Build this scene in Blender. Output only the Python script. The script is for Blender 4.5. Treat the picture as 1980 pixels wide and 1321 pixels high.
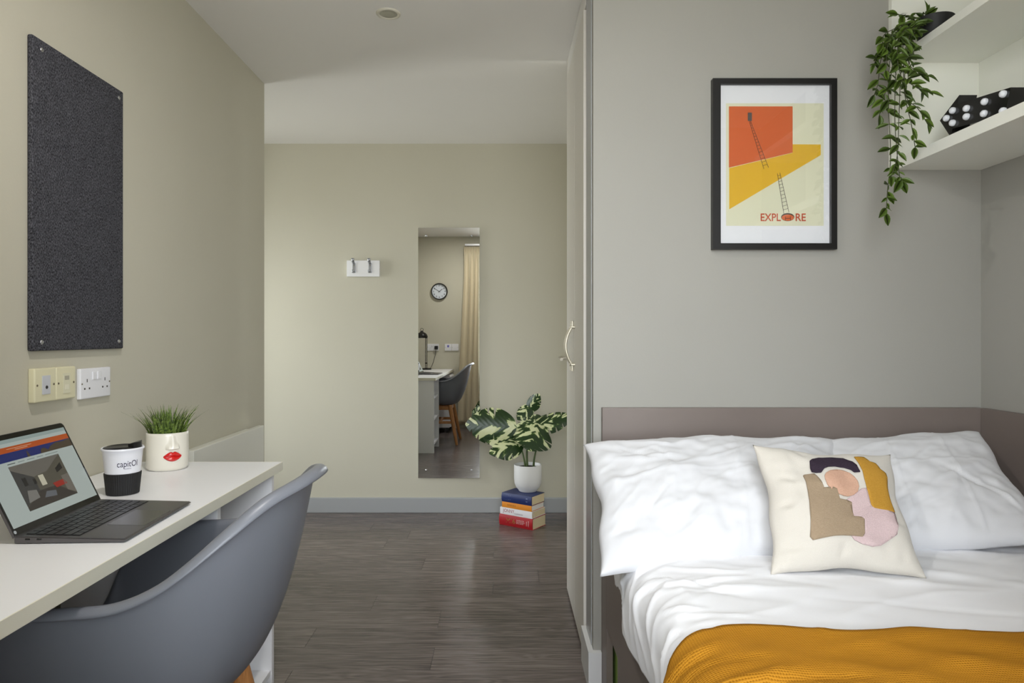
import bpy, bmesh, math, random
import numpy as np
from mathutils import Vector, Matrix, noise

for o in list(bpy.data.objects):
    bpy.data.objects.remove(o, do_unlink=True)
S = bpy.context.scene
COL = S.collection
random.seed(7)
PI = math.pi

# ------------------------------------------------------------------ camera
F, CX, CY, HC = 1320.0, 973.0, 652.0, 1.14        # focal length (px of 1980), vanishing point, eye height
cam = bpy.data.cameras.new('camera')
cam.sensor_width = 36.0
cam.lens = 24.0
cam.shift_x = (990.0 - CX) / 1980.0
cam.shift_y = -(660.5 - CY) / 1980.0
cam.clip_start = 0.02
camo = bpy.data.objects.new('camera', cam)
camo.location = (0, 0, HC)
camo.rotation_euler = (PI / 2, 0, 0)
COL.objects.link(camo)
S.camera = camo

# ------------------------------------------------------------------ light
EXPOSURE = 1.45
S.view_settings.view_transform = 'Standard'
S.view_settings.look = 'None'
S.view_settings.gamma = 1.0
S.view_settings.use_curve_mapping = False
S.view_settings.exposure = EXPOSURE

world = bpy.data.worlds.new('overcast_sky')
S.world = world
world.use_nodes = True
wn, wl = world.node_tree.nodes, world.node_tree.links
wn.clear()
wo = wn.new('ShaderNodeOutputWorld')
wb = wn.new('ShaderNodeBackground')
wt = wn.new('ShaderNodeTexCoord')
ws = wn.new('ShaderNodeSeparateXYZ')
wr = wn.new('ShaderNodeValToRGB')
wr.color_ramp.elements[0].position = 0.47
wr.color_ramp.elements[0].color = (0.56, 0.57, 0.54, 1)
wr.color_ramp.elements[1].position = 0.52
wr.color_ramp.elements[1].color = (0.90, 0.955, 1.0, 1)
wm = wn.new('ShaderNodeMath'); wm.operation = 'MULTIPLY_ADD'
wm.inputs[1].default_value = 0.5; wm.inputs[2].default_value = 0.5
wl.new(wt.outputs['Generated'], ws.inputs[0])
wl.new(ws.outputs['Z'], wm.inputs[0])
wl.new(wm.outputs[0], wr.inputs[0])
wl.new(wr.outputs[0], wb.inputs[0])
wb.inputs[1].default_value = 5.6
wl.new(wb.outputs[0], wo.inputs[0])

WIN = (-0.34, 0.70, 0.66, 2.32)                    # window behind the camera: x0, x1, z0, z1
WINL = (3.55, 4.30, 0.35, 2.05)                    # side-lobby window: y0, y1, z0, z1


def portal(name, loc, rot, sx, sy):
    l = bpy.data.lights.new(name, 'AREA')
    l.shape = 'RECTANGLE'; l.size = sx; l.size_y = sy
    l.cycles.is_portal = True
    o = bpy.data.objects.new(name, l)
    o.location = loc; o.rotation_euler = rot
    COL.objects.link(o)


portal('window_portal', ((WIN[0] + WIN[1]) / 2, -0.084, (WIN[2] + WIN[3]) / 2), (PI / 2, 0, 0), WIN[1] - WIN[0], WIN[3] - WIN[2])
portal('lobby_window_portal', (-2.66, (WINL[0] + WINL[1]) / 2, (WINL[2] + WINL[3]) / 2), (PI / 2, 0, -PI / 2), WINL[1] - WINL[0], WINL[3] - WINL[2])


# ------------------------------------------------------------------ helpers
def W(px, py, Y):
    """photo pixel + distance into the room -> point"""
    return Vector(((px - CX) * Y / F, Y, HC - (py - CY) * Y / F))


def lin(c):
    c = c / 255.0
    return c / 12.92 if c <= 0.04045 else ((c + 0.055) / 1.055) ** 2.4


def rgb(c):
    return (lin(c[0]), lin(c[1]), lin(c[2]), 1.0)


MATS = {}


def mat(name, c, rough=0.5, metal=0.0, spec=0.5, bump=None, vary=None, coat=0.0, sheen=0.0, emit=None):
    """principled material; bump=(scale, strength[, stretch]); vary=(scale, colour2, stretch)"""
    if name in MATS:
        return MATS[name]
    m = bpy.data.materials.new(name)
    m.use_nodes = True
    n, l = m.node_tree.nodes, m.node_tree.links
    b = n['Principled BSDF']
    b.inputs['Base Color'].default_value = rgb(c)
    b.inputs['Roughness'].default_value = rough
    b.inputs['Metallic'].default_value = metal
    b.inputs['Specular IOR Level'].default_value = spec
    b.inputs['Coat Weight'].default_value = coat
    b.inputs['Coat Roughness'].default_value = 0.08
    b.inputs['Sheen Weight'].default_value = sheen
    if emit is not None:
        b.inputs['Emission Color'].default_value = rgb(c)
        b.inputs['Emission Strength'].default_value = emit
    if bump or vary:
        tc = n.new('ShaderNodeTexCoord')
    if vary:
        mp = n.new('ShaderNodeMapping')
        mp.inputs['Scale'].default_value = vary[2] if len(vary) > 2 else (1, 1, 1)
        nz = n.new('ShaderNodeTexNoise'); nz.inputs['Scale'].default_value = vary[0]; nz.inputs['Detail'].default_value = 4
        mx = n.new('ShaderNodeMix'); mx.data_type = 'RGBA'
        mx.inputs[6].default_value = rgb(c); mx.inputs[7].default_value = rgb(vary[1])
        rp = n.new('ShaderNodeValToRGB'); rp.color_ramp.elements[0].position = 0.35; rp.color_ramp.elements[1].position = 0.65
        l.new(tc.outputs['Object'], mp.inputs[0]); l.new(mp.outputs[0], nz.inputs[0])
        l.new(nz.outputs[0], rp.inputs[0]); l.new(rp.outputs[0], mx.inputs[0]); l.new(mx.outputs[2], b.inputs['Base Color'])
    if bump:
        mp2 = n.new('ShaderNodeMapping')
        mp2.inputs['Scale'].default_value = bump[2] if len(bump) > 2 else (1, 1, 1)
        nb = n.new('ShaderNodeTexNoise'); nb.inputs['Scale'].default_value = bump[0]; nb.inputs['Detail'].default_value = 3
        bp = n.new('ShaderNodeBump'); bp.inputs['Strength'].default_value = bump[1]; bp.inputs['Distance'].default_value = 0.002
        l.new(tc.outputs['Object'], mp2.inputs[0]); l.new(mp2.outputs[0], nb.inputs[0])
        l.new(nb.outputs[0], bp.inputs['Height']); l.new(bp.outputs[0], b.inputs['Normal'])
    MATS[name] = m
    return m


def root_loc(p):
    v = Vector((0, 0, 0))
    while p is not None:
        v += p.location
        p = p.parent
    return v


def build(name, bm, m, parent=None, smooth=False, world=True, angle=None):
    """bmesh -> one mesh object. world=True: geometry is in scene metres and the (unrotated) parent's place is subtracted."""
    me = bpy.data.meshes.new(name)
    bmesh.ops.recalc_face_normals(bm, faces=bm.faces)
    o = bpy.data.objects.new(name, me)
    if parent is None:
        if world and len(bm.verts):
            xs = [v.co for v in bm.verts]
            c = Vector(((min(v.x for v in xs) + max(v.x for v in xs)) / 2, (min(v.y for v in xs) + max(v.y for v in xs)) / 2, min(v.z for v in xs)))
            bmesh.ops.translate(bm, verts=bm.verts, vec=-c)
            o.location = c
    elif world:
        bmesh.ops.translate(bm, verts=bm.verts, vec=-root_loc(parent))
    bm.to_mesh(me); bm.free()
    if smooth:
        for p in me.polygons:
            p.use_smooth = True
        if angle:
            me.set_sharp_from_angle(angle=math.radians(angle))
    mats = m if isinstance(m, (list, tuple)) else [m]
    for k in mats:
        me.materials.append(k)
    COL.objects.link(o)
    if parent is not None:
        o.parent = parent
    return o


def thing(name, label, cat, loc=(0, 0, 0), rz=0.0, group=None):
    o = bpy.data.objects.new(name, None)
    o.location = loc; o.rotation_euler = (0, 0, rz)
    o.empty_display_size = 0.05
    COL.objects.link(o)
    o['label'] = label; o['category'] = cat
    if group:
        o['group'] = group
    return o


def tag(o, label, cat, group=None):
    o['label'] = label; o['category'] = cat
    if group:
        o['group'] = group
    return o


def struct(o, label=None):
    o['kind'] = 'structure'
    if label:
        o['label'] = label
    return o


def B():
    return bmesh.new()


def box(bm, x0, x1, y0, y1, z0, z1, bev=0.0, seg=2, mi=0):
    r = bmesh.ops.create_cube(bm, size=1.0)
    vs = r['verts']
    for v in vs:
        v.co = Vector((x0 + (v.co.x + .5) * (x1 - x0), y0 + (v.co.y + .5) * (y1 - y0), z0 + (v.co.z + .5) * (z1 - z0)))
    fs = set(f for v in vs for f in v.link_faces)
    if mi:
        for f in fs:
            f.material_index = mi
    if bev > 0:
        es = list(set(e for v in vs for e in v.link_edges))
        r2 = bmesh.ops.bevel(bm, geom=es, offset=bev, segments=seg, profile=0.6, affect='EDGES', clamp_overlap=True)
        if mi:
            for f in r2['faces']:
                f.material_index = mi
        vs = r2['verts']
    return vs


def tube(bm, pts, r, seg=10, caps=True, flat=1.0):
    """sweep a circle along points; r may be a list"""
    pts = [Vector(p) for p in pts]
    n = len(pts)
    rs = r if isinstance(r, (list, tuple)) else [r] * n
    rings = []
    up = Vector((0, 0, 1))
    prev = None
    for i, p in enumerate(pts):
        d = (pts[min(i + 1, n - 1)] - pts[max(i - 1, 0)]).normalized()
        if prev is None:
            a = d.cross(up)
            if a.length < 1e-3:
                a = d.cross(Vector((1, 0, 0)))
        else:
            a = prev - d * prev.dot(d)
        a.normalize(); prev = a
        b = d.cross(a)
        rings.append([bm.verts.new(p + (a * math.cos(2 * PI * k / seg) + b * math.sin(2 * PI * k / seg) * flat) * rs[i]) for k in range(seg)])
    for i in range(n - 1):
        for k in range(seg):
            bm.faces.new((rings[i][k], rings[i][(k + 1) % seg], rings[i + 1][(k + 1) % seg], rings[i + 1][k]))
    if caps:
        bm.faces.new(list(reversed(rings[0]))); bm.faces.new(rings[-1])
    return rings


def lathe(bm, prof, c=(0, 0, 0), seg=32, axis=None):
    """profile of (radius, height) turned about z through c (or about `axis`)"""
    c = Vector(c)
    q = Vector((0, 0, 1)).rotation_difference(Vector(axis)) if axis else None
    rings = []
    for r, z in prof:
        if r < 1e-6:
            p = Vector((0, 0, z))
            rings.append([bm.verts.new(c + (q @ p if q else p))])
        else:
            rg = []
            for k in range(seg):
                p = Vector((r * math.cos(2 * PI * k / seg), r * math.sin(2 * PI * k / seg), z))
                rg.append(bm.verts.new(c + (q @ p if q else p)))
            rings.append(rg)
    for a, b in zip(rings, rings[1:]):
        for k in range(seg):
            k2 = (k + 1) % seg
            if len(a) == 1 and len(b) == 1:
                continue
            if len(a) == 1:
                bm.faces.new((a[0], b[k2], b[k]))
            elif len(b) == 1:
                bm.faces.new((a[k], a[k2], b[0]))
            else:
                bm.faces.new((a[k], a[k2], b[k2], b[k]))
    return rings


def prism(bm, poly, fn, d0, d1):
    """extrude 2-D polygon; fn(a, b, depth) -> point"""
    f = [bm.verts.new(fn(a, b, d0)) for a, b in poly]
    g = [bm.verts.new(fn(a, b, d1)) for a, b in poly]
    bm.faces.new(f); bm.faces.new(list(reversed(g)))
    n = len(poly)
    for i in range(n):
        bm.faces.new((f[i], g[i], g[(i + 1) % n], f[(i + 1) % n]))


def grid(bm, P, closed_u=False, uv=None):
    """P[i][j] array of points -> quads"""
    V = [[bm.verts.new(p) for p in row] for row in P]
    n, m_ = len(V), len(V[0])
    lay = bm.loops.layers.uv.new('UVMap') if uv is not None else None
    for i in range(n if closed_u else n - 1):
        i2 = (i + 1) % n
        for j in range(m_ - 1):
            f = bm.faces.new((V[i][j], V[i2][j], V[i2][j + 1], V[i][j + 1]))
            if lay:
                for lp, (a, b) in zip(f.loops, ((i, j), (i2, j), (i2, j + 1), (i, j + 1))):
                    lp[lay].uv = uv[a][b]
    return V


def text_bm(body, size, extrude=0.0, align='LEFT', squash=1.0, bold=0.0):
    cu = bpy.data.curves.new('t', 'FONT')
    cu.body = body; cu.size = size; cu.align_x = align; cu.extrude = extrude; cu.offset = bold
    cu.resolution_u = 4
    o = bpy.data.objects.new('t', cu)
    COL.objects.link(o)
    dg = bpy.context.evaluated_depsgraph_get()
    me = bpy.data.meshes.new_from_object(o.evaluated_get(dg))
    bm = bmesh.new(); bm.from_mesh(me)
    for v in bm.verts:
        v.co.x *= squash
    bpy.data.objects.remove(o); bpy.data.meshes.remove(me); bpy.data.curves.remove(cu)
    return bm


def cut_grid(bm, step, axes=(0, 1)):
    for ax in axes:
        lo = min(v.co[ax] for v in bm.verts); hi = max(v.co[ax] for v in bm.verts)
        k = lo + step
        while k < hi:
            co = Vector((0, 0, 0)); co[ax] = k
            no = Vector((0, 0, 0)); no[ax] = 1
            bmesh.ops.bisect_plane(bm, geom=bm.verts[:] + bm.edges[:] + bm.faces[:], plane_co=co, plane_no=no)
            k += step


def bm_map(bm, fn):
    for v in bm.verts:
        v.co = fn(v.co)


def join(dst, src):
    me = bpy.data.meshes.new('tmp'); src.to_mesh(me); src.free()
    dst.from_mesh(me); bpy.data.meshes.remove(me)


def smoothstep(a, b, x):
    t = np.clip((x - a) / (b - a), 0, 1)
    return t * t * (3 - 2 * t)


# ------------------------------------------------------------------ materials
def paint(name, c, mottle=5):
    return mat(name, c, rough=0.62, spec=0.35, bump=(160, 0.10), vary=(0.9, (c[0] - mottle, c[1] - mottle, c[2] - mottle)))


M_WALL = paint('stone_paint', (202, 198, 181))
M_BEDWALL = paint('pale_grey_paint', (163, 161, 154))
M_CEIL = paint('ceiling_paint', (236, 234, 231), 3)
M_SKIRT = mat('grey_gloss_paint', (168, 170, 172), rough=0.3, bump=(60, 0.05))
M_WHITE = mat('white_laminate', (242, 242, 244), rough=0.35, bump=(300, 0.02))
M_DOORW = mat('wardrobe_laminate', (226, 222, 214), rough=0.38, bump=(200, 0.03))
M_EDGE = mat('cream_edge_band', (234, 231, 214), rough=0.4)
M_CREAM = mat('cream_plastic', (226, 220, 186), rough=0.35)
M_WPLASTIC = mat('white_plastic', (234, 234, 238), rough=0.3)
M_BLACK = mat('black_plastic', (18, 18, 19), rough=0.35)
M_RUBBER = mat('black_rubber', (22, 22, 24), rough=0.6)
M_CHROME = mat('brushed_metal', (190, 190, 192), rough=0.25, metal=1.0)
M_STEEL = mat('satin_nickel', (205, 200, 190), rough=0.35, metal=1.0)
M_TAUPE = mat('taupe_laminate', (124, 113, 107), rough=0.42, bump=(400, 0.06), vary=(3.0, (118, 107, 101)))
M_GREYSHELL = mat('grey_polypropylene', (116, 119, 127), rough=0.38, spec=0.5, bump=(700, 0.03))
M_OAK = mat('oak_wood', (200, 142, 86), rough=0.45, vary=(30, (176, 118, 66), (8, 8, 0.8)), bump=(60, 0.08, (6, 6, 0.6)))
M_SHELF = mat('shelf_laminate', (240, 240, 231), rough=0.4)
M_PAGES = mat('book_pages', (222, 205, 165), rough=0.8, bump=(900, 0.5, (0.02, 0.02, 1)))
M_WPAGES = mat('white_pages', (228, 224, 216), rough=0.8, bump=(900, 0.5, (0.02, 0.02, 1)))
M_GREEN = mat('lime_plastic', (156, 186, 100), rough=0.4)
M_DARKGAP = mat('dark_subfloor', (70, 70, 72), rough=0.8)  # dark slab under the planks, seen at their joints


def cotton(name, c, tex=900, st=0.12):
    return mat(name, c, rough=0.85, spec=0.2, sheen=0.15, bump=(tex, st))


M_LINEN = cotton('white_cotton', (236, 236, 239))
M_PILLOW = cotton('white_pillow_cotton', (212, 212, 215))
M_CUSH = cotton('cream_canvas', (206, 200, 190), 700, 0.5)


def wood_floor():
    m = bpy.data.materials.new('grey_brown_planks'); m.use_nodes = True
    n, l = m.node_tree.nodes, m.node_tree.links
    b = n['Principled BSDF']
    tc = n.new('ShaderNodeTexCoord'); oi = n.new('ShaderNodeObjectInfo')
    off = n.new('ShaderNodeVectorMath'); off.operation = 'MULTIPLY_ADD'
    cmb = n.new('ShaderNodeCombineXYZ')
    mul = n.new('ShaderNodeMath'); mul.operation = 'MULTIPLY'; mul.inputs[1].default_value = 57.0
    l.new(oi.outputs['Random'], mul.inputs[0])
    for k in range(3):
        l.new(mul.outputs[0], cmb.inputs[k])
    l.new(tc.outputs['Object'], off.inputs[0]); off.inputs[1].default_value = (1, 1, 1); l.new(cmb.outputs[0], off.inputs[2])
    # fine grain
    m1 = n.new('ShaderNodeMapping'); m1.inputs['Scale'].default_value = (2.2, 55, 1)
    g = n.new('ShaderNodeTexNoise'); g.inputs['Scale'].default_value = 2.2; g.inputs['Detail'].default_value = 6; g.inputs['Roughness'].default_value = 0.65
    l.new(off.outputs[0], m1.inputs[0]); l.new(m1.outputs[0], g.inputs[0])
    # broad cathedral figure
    m2 = n.new('ShaderNodeMapping'); m2.inputs['Scale'].default_value = (0.9, 11, 1)
    w = n.new('ShaderNodeTexNoise'); w.inputs['Scale'].default_value = 1.6; w.inputs['Detail'].default_value = 2; w.inputs['Distortion'].default_value = 0.6
    l.new(off.outputs[0], m2.inputs[0]); l.new(m2.outputs[0], w.inputs[0])
    sn = n.new('ShaderNodeMath'); sn.operation = 'MULTIPLY'; sn.inputs[1].default_value = 70
    si = n.new('ShaderNodeMath'); si.operation = 'SINE'
    l.new(w.outputs[0], sn.inputs[0]); l.new(sn.outputs[0], si.inputs[0])
    a1 = n.new('ShaderNodeMath'); a1.operation = 'MULTIPLY_ADD'; a1.inputs[1].default_value = 0.05
    l.new(si.outputs[0], a1.inputs[0]); l.new(g.outputs[0], a1.inputs[2])
    a2 = n.new('ShaderNodeMath'); a2.operation = 'MULTIPLY_ADD'; a2.inputs[1].default_value = 0.10
    l.new(oi.outputs['Random'], a2.inputs[0]); l.new(a1.outputs[0], a2.inputs[2])
    rp = n.new('ShaderNodeValToRGB')
    e = rp.color_ramp.elements
    e[0].position = 0.36; e[0].color = rgb((66, 58, 56))
    e[1].position = 0.76; e[1].color = rgb((128, 117, 112))
    k = e.new(0.55); k.color = rgb((98, 88, 85))
    l.new(a2.outputs[0], rp.inputs[0]); l.new(rp.outputs[0], b.inputs['Base Color'])
    b.inputs['Roughness'].default_value = 0.26
    b.inputs['Specular IOR Level'].default_value = 0.5
    bp = n.new('ShaderNodeBump'); bp.inputs['Strength'].default_value = 0.10; bp.inputs['Distance'].default_value = 0.001
    l.new(a1.outputs[0], bp.inputs['Height']); l.new(bp.outputs[0], b.inputs['Normal'])
    return m


M_FLOOR = wood_floor()


def glass_mat(name, refl):
    m = bpy.data.materials.new(name); m.use_nodes = True
    n, l = m.node_tree.nodes, m.node_tree.links
    n.remove(n['Principled BSDF'])
    t = n.new('ShaderNodeBsdfTransparent'); g = n.new('ShaderNodeBsdfGlossy'); g.inputs['Roughness'].default_value = 0.0
    fr = n.new('ShaderNodeFresnel'); fr.inputs['IOR'].default_value = refl
    mx = n.new('ShaderNodeMixShader')
    l.new(fr.outputs[0], mx.inputs[0]); l.new(t.outputs[0], mx.inputs[1]); l.new(g.outputs[0], mx.inputs[2])
    l.new(mx.outputs[0], n['Material Output'].inputs['Surface'])
    return m


M_GLASS = glass_mat('clear_glass', 1.5)

# ------------------------------------------------------------------ room shell
XL, XR = -1.1865, 1.554          # left wall, right wall (bed side)
YB, YL, YBED, YW = 4.44, 3.39, 2.22, 0.31
XA, XD, ZC = -2.60, 0.43, 2.398  # lobby end, entrance-door wall, ceiling
WEND = 0.2930                     # end of the wall behind the bed

bm = B(); box(bm, XA - .1, XR + .1, -0.15, YB + .1, -0.12, -0.004)
floor = struct(build('floor', bm, M_DARKGAP), 'grey brown wood plank floor')
PW, PLEN = 0.1685, 1.22
seams = {0: -0.251, 1: -0.73, 2: -0.258, 3: -0.554, 4: -0.046, 5: 0.168, 6: -0.40, 7: -0.05, -1: -0.72}
pm = {}
y0 = 2.337 - PW * 13
row = -13
while y0 < YB:
    ya, yb_ = max(y0, YW), min(y0 + PW, YB)
    if yb_ - ya > 0.01:
        s = seams.get(row, random.uniform(-0.6, 0.6))
        x = s - PLEN * 4
        while x < XR:
            xa, xb = max(x, XA), min(x + PLEN, XR)
            # stay in the lobby / corridor / bed bay
            if yb_ > YBED + 0.1:
                xb = min(xb, 1.0 if yb_ < 3.1 else XD)
            if ya < YL - 0.05:
                xa = max(xa, XL)
            if xb - xa > 0.02:
                key = (round(xb - xa, 4), round(yb_ - ya, 4))
                if key not in pm:
                    b_ = B(); L2, H2 = key[0] / 2, key[1] / 2
                    g_ = 0.0006
                    box(b_, -L2 + g_, L2 - g_, -H2 + g_, H2 - g_, -0.004, 0.0)
                    me = bpy.data.meshes.new('plank'); b_.to_mesh(me); b_.free(); me.materials.append(M_FLOOR)
                    pm[key] = me
                o = bpy.data.objects.new('plank', pm[key])
                o.location = Vector(((xa + xb) / 2, (ya + yb_) / 2, 0)) - floor.location
                COL.objects.link(o); o.parent = floor
            x += PLEN
    y0 += PW; row += 1

bm = B(); box(bm, XA - .1, XR + .1, -0.15, YB + .1, ZC, ZC + .1)
struct(build('ceiling', bm, M_CEIL), 'off-white painted ceiling')
bm = B(); box(bm, XL - .11, XL, -0.085, YL, 0, ZC)
struct(build('wall_left', bm, M_WALL), 'stone painted wall behind the desk')
bm = B(); box(bm, XA - .1, XD + .1, YB, YB + .1, 0, ZC)
struct(build('wall_back', bm, M_WALL), 'stone painted wall carrying the mirror')
bm = B(); box(bm, XA - .1, XL - .11, YL - .1, YL, 0, ZC)
struct(build('wall_lobby', bm, M_WALL), 'stone painted wall of the side lobby')
bm = B(); box(bm, WEND, XR + .1, YBED, 2.408, 0, ZC)
struct(build('wall_bed', bm, M_BEDWALL), 'pale grey wall behind the bed')
bm = B(); box(bm, XR, XR + .1, -0.085, YBED, 0, ZC)
struct(build('wall_right', bm, M_BEDWALL), 'pale grey wall beside the bed')
# wall with the entrance door, beyond the wardrobe
bm = B()
box(bm, XD, XD + .1, 3.12, 3.45, 0, ZC); box(bm, XD, XD + .1, 4.30, YB, 0, ZC); box(bm, XD, XD + .1, 3.45, 4.30, 2.05, ZC)
struct(build('wall_door', bm, M_WALL), 'stone painted wall around the entrance door')
# far-left lobby wall with window
bm = B()
y0_, y1_, z0_, z1_ = WINL
box(bm, XA - .1, XA, YL - .1, y0_, 0, ZC); box(bm, XA - .1, XA, y1_, YB + .1, 0, ZC)
box(bm, XA - .1, XA, y0_, y1_, 0, z0_); box(bm, XA - .1, XA, y0_, y1_, z1_, ZC)
struct(build('wall_lobby_end', bm, M_WALL), 'stone painted end wall of the side lobby')
# window wall behind the camera, deep reveal
bm = B()
x0_, x1_, z0_, z1_ = WIN
box(bm, XL, x0_, -0.085, YW, 0, ZC); box(bm, x1_, XR, -0.085, YW, 0, ZC)
box(bm, x0_, x1_, -0.085, YW, 0, z0_); box(bm, x0_, x1_, -0.085, YW, z1_, ZC)
struct(build('wall_window', bm, M_WALL), 'stone painted window wall carrying the clock')


def window(name, axis, a0, a1, z0, z1, d0, d1, nmull):
    """axis 'x': opening spans x (depth in y); 'y': spans y (depth in x)"""
    def bx(bm, a, b, za, zb, p, q, bev=.004):
        if axis == 'x':
            box(bm, a, b, p, q, za, zb, bev)
        else:
            box(bm, p, q, a, b, za, zb, bev)
    bm = B(); t = 0.05
    bx(bm, a0, a0 + t, z0, z1, d0, d1); bx(bm, a1 - t, a1, z0, z1, d0, d1)
    bx(bm, a0 + t, a1 - t, z0, z0 + t, d0, d1); bx(bm, a0 + t, a1 - t, z1 - t, z1, d0, d1)
    w = struct(build(name, bm, M_WPLASTIC), 'white framed window')
    n = nmull + 1
    wid = (a1 - a0 - 2 * t) / n
    for i in range(n):
        p0 = a0 + t + wid * i + (0.02 if i else 0); p1 = a0 + t + wid * (i + 1) - (0.02 if i < nmull else 0)
        bm = B(); bx(bm, p0, p1, z0 + t, z1 - t, (d0 + d1) / 2 - .002, (d0 + d1) / 2 + .002, 0)
        build('pane', bm, M_GLASS, w)
        if i < nmull:
            bm = B(); bx(bm, p1, p1 + .04, z0 + t, z1 - t, d0, d1); build('mullion', bm, M_WPLASTIC, w)


window('window_1', 'x', *WIN, -0.082, -0.03, 1)
window('window_2', 'y', *WINL, -2.69, -2.63, 0)
bm = B(); box(bm, WIN[0] - .02, WIN[1] + .02, -0.028, YW - 0.005, WIN[2] - 0.025, WIN[2] + 0.002, .004)
struct(build('trim_1', bm, M_WPLASTIC), 'white window board')

# entrance door with lever
bm = B(); box(bm, XD + .02, XD + .065, 3.45, 4.30, 0.005, 2.05, .002)
door = struct(build('door_1', bm, M_DOORW), 'off-white entrance door')
bm = B()
lathe(bm, [(0, 0), (.026, 0), (.026, .008), (.010, .010), (.010, .06), (0, .06)], (XD + .02, 4.15, 1.012), 20, axis=(-1, 0, 0))
tube(bm, [(XD - .045, 4.15, 1.012), (XD - .075, 4.148, 1.012), (XD - .085, 4.13, 1.012), (XD - .085, 4.03, 1.008)], [.011, .012, .012, .010], 12)
build('handle', bm, M_STEEL, door, smooth=True, angle=40)

# skirtings
def skirting(name, x0, x1, y0, y1, h, m=M_SKIRT):
    bm = B(); box(bm, x0, x1, y0, y1, 0, h, .004)
    return struct(build(name, bm, m), 'pale grey skirting board')


skirting('baseboard_back', XA, XD, YB - .015, YB, .098)
skirting('baseboard_left', XL, XL + .015, YW, YL, .098)
skirting('baseboard_lobby', XA, XL, YL, YL + .015, .098)
M_SKW = mat('white_gloss_paint', (222, 222, 222), rough=0.3, bump=(40, 0.05))
bm = B(); box(bm, WEND - .018, .3175, YBED - .02, YBED - .0005, 0, .122); box(bm, WEND - .018, WEND - .0005, YBED - .0005, 2.41, 0, .122)
struct(build('baseboard_bed', bm, M_SKW), 'white painted skirting block at the wall end')
bm = B(); box(bm, WEND - .0025, WEND, 2.255, 2.385, .122, ZC, .0005)
struct(build('trim_2', bm, M_SKIRT), 'grey painted strip on the wall end')

# ------------------------------------------------------------------ wardrobe
wd = thing('wardrobe', 'tall off-white built-in wardrobe with two flush doors and bow handles', 'wardrobe', (.60, 2.74, 0))
DX = .286
bm = B(); box(bm, DX + .022, .92, 2.41, 2.425, 0, 2.37); box(bm, DX + .022, .92, 3.07, 3.085, 0, 2.37)
box(bm, DX + .022, .92, 2.41, 3.085, 2.355, 2.37); box(bm, .90, .92, 2.41, 3.085, 0, 2.37); box(bm, DX + .03, .92, 2.41, 3.085, .0, .06)
build('carcass', bm, M_DOORW, wd)
bm = B(); box(bm, DX + .006, DX + .022, 2.41, 3.085, 2.312, ZC - .002)
build('header', bm, M_CEIL, wd)
bm = B(); box(bm, DX + .004, DX + .024, 3.07, 3.105, 0.0, ZC - .002, .001)
build('end_strip', bm, M_DOORW, wd)
for (ya, yb_, hy) in ((2.43, 2.744, 2.725), (2.748, 3.066, 2.775)):
    bm = B(); box(bm, DX, DX + .018, ya, yb_, .012, 2.305, .0015)
    d = build('door', bm, M_DOORW, wd)
    bm = B()
    pts = []
    for k in range(17):
        t = k / 16.0
        z = 1.005 + .20 * t
        bow = math.sin(PI * min(max((t - .12) / .76, 0), 1)) ** 0.8
        pts.append((DX - .010 - .026 * bow, hy, z))
    tube(bm, pts, .0048, 10, flat=1.0)
    for zz in (1.03, 1.18):
        tube(bm, [(DX + .001, hy, zz), (DX - .016, hy, zz)], .006, 10)
    build('handle', bm, mat('pale_nickel', (214, 208, 190), rough=.35, metal=.6), d, smooth=True, angle=40)

# ------------------------------------------------------------------ ceiling downlight
def downlight(x, y, label, watts=0.0):
    t = thing('ceiling_downlight', label, 'light', (x, y, ZC))
    bm = B(); lathe(bm, [(.034, .002), (.034, -.004), (.040, -.006), (.047, -.003), (.048, .0015)], (x, y, ZC), 40)
    build('trim_ring', bm, mat('cream_ring', (214, 210, 196), rough=.35), t, smooth=True)
    bm = B(); lathe(bm, [(.034, -.001), (.030, -.0035), (.018, -.0025), (0, -.002)], (x, y, ZC), 40)
    build('reflector', bm, mat('frosted_reflector', (170, 168, 154), rough=.3, metal=.3), t, smooth=True)
    if watts:  # only the added fill fitting gets a light
        l = bpy.data.lights.new('added_fill_lamp', 'AREA'); l.shape = 'DISK'; l.size = .06; l.energy = watts; l.color = (1.0, .97, .93)
        o = bpy.data.objects.new('added_fill_lamp', l); o.location = (0, 0, -.012); o.parent = t
        COL.objects.link(o)


dl = W(751, 26, 2.653)
downlight(dl.x, dl.y, 'round recessed downlight in the ceiling, unlit, between wardrobe and desk wall')
downlight(dl.x, 1.15, 'added round fill downlight in the ceiling, lit, out of view over the desk chair near the window', 4.2)  # added fitting out of view, brightens the desk side and mirror reflection

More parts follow.
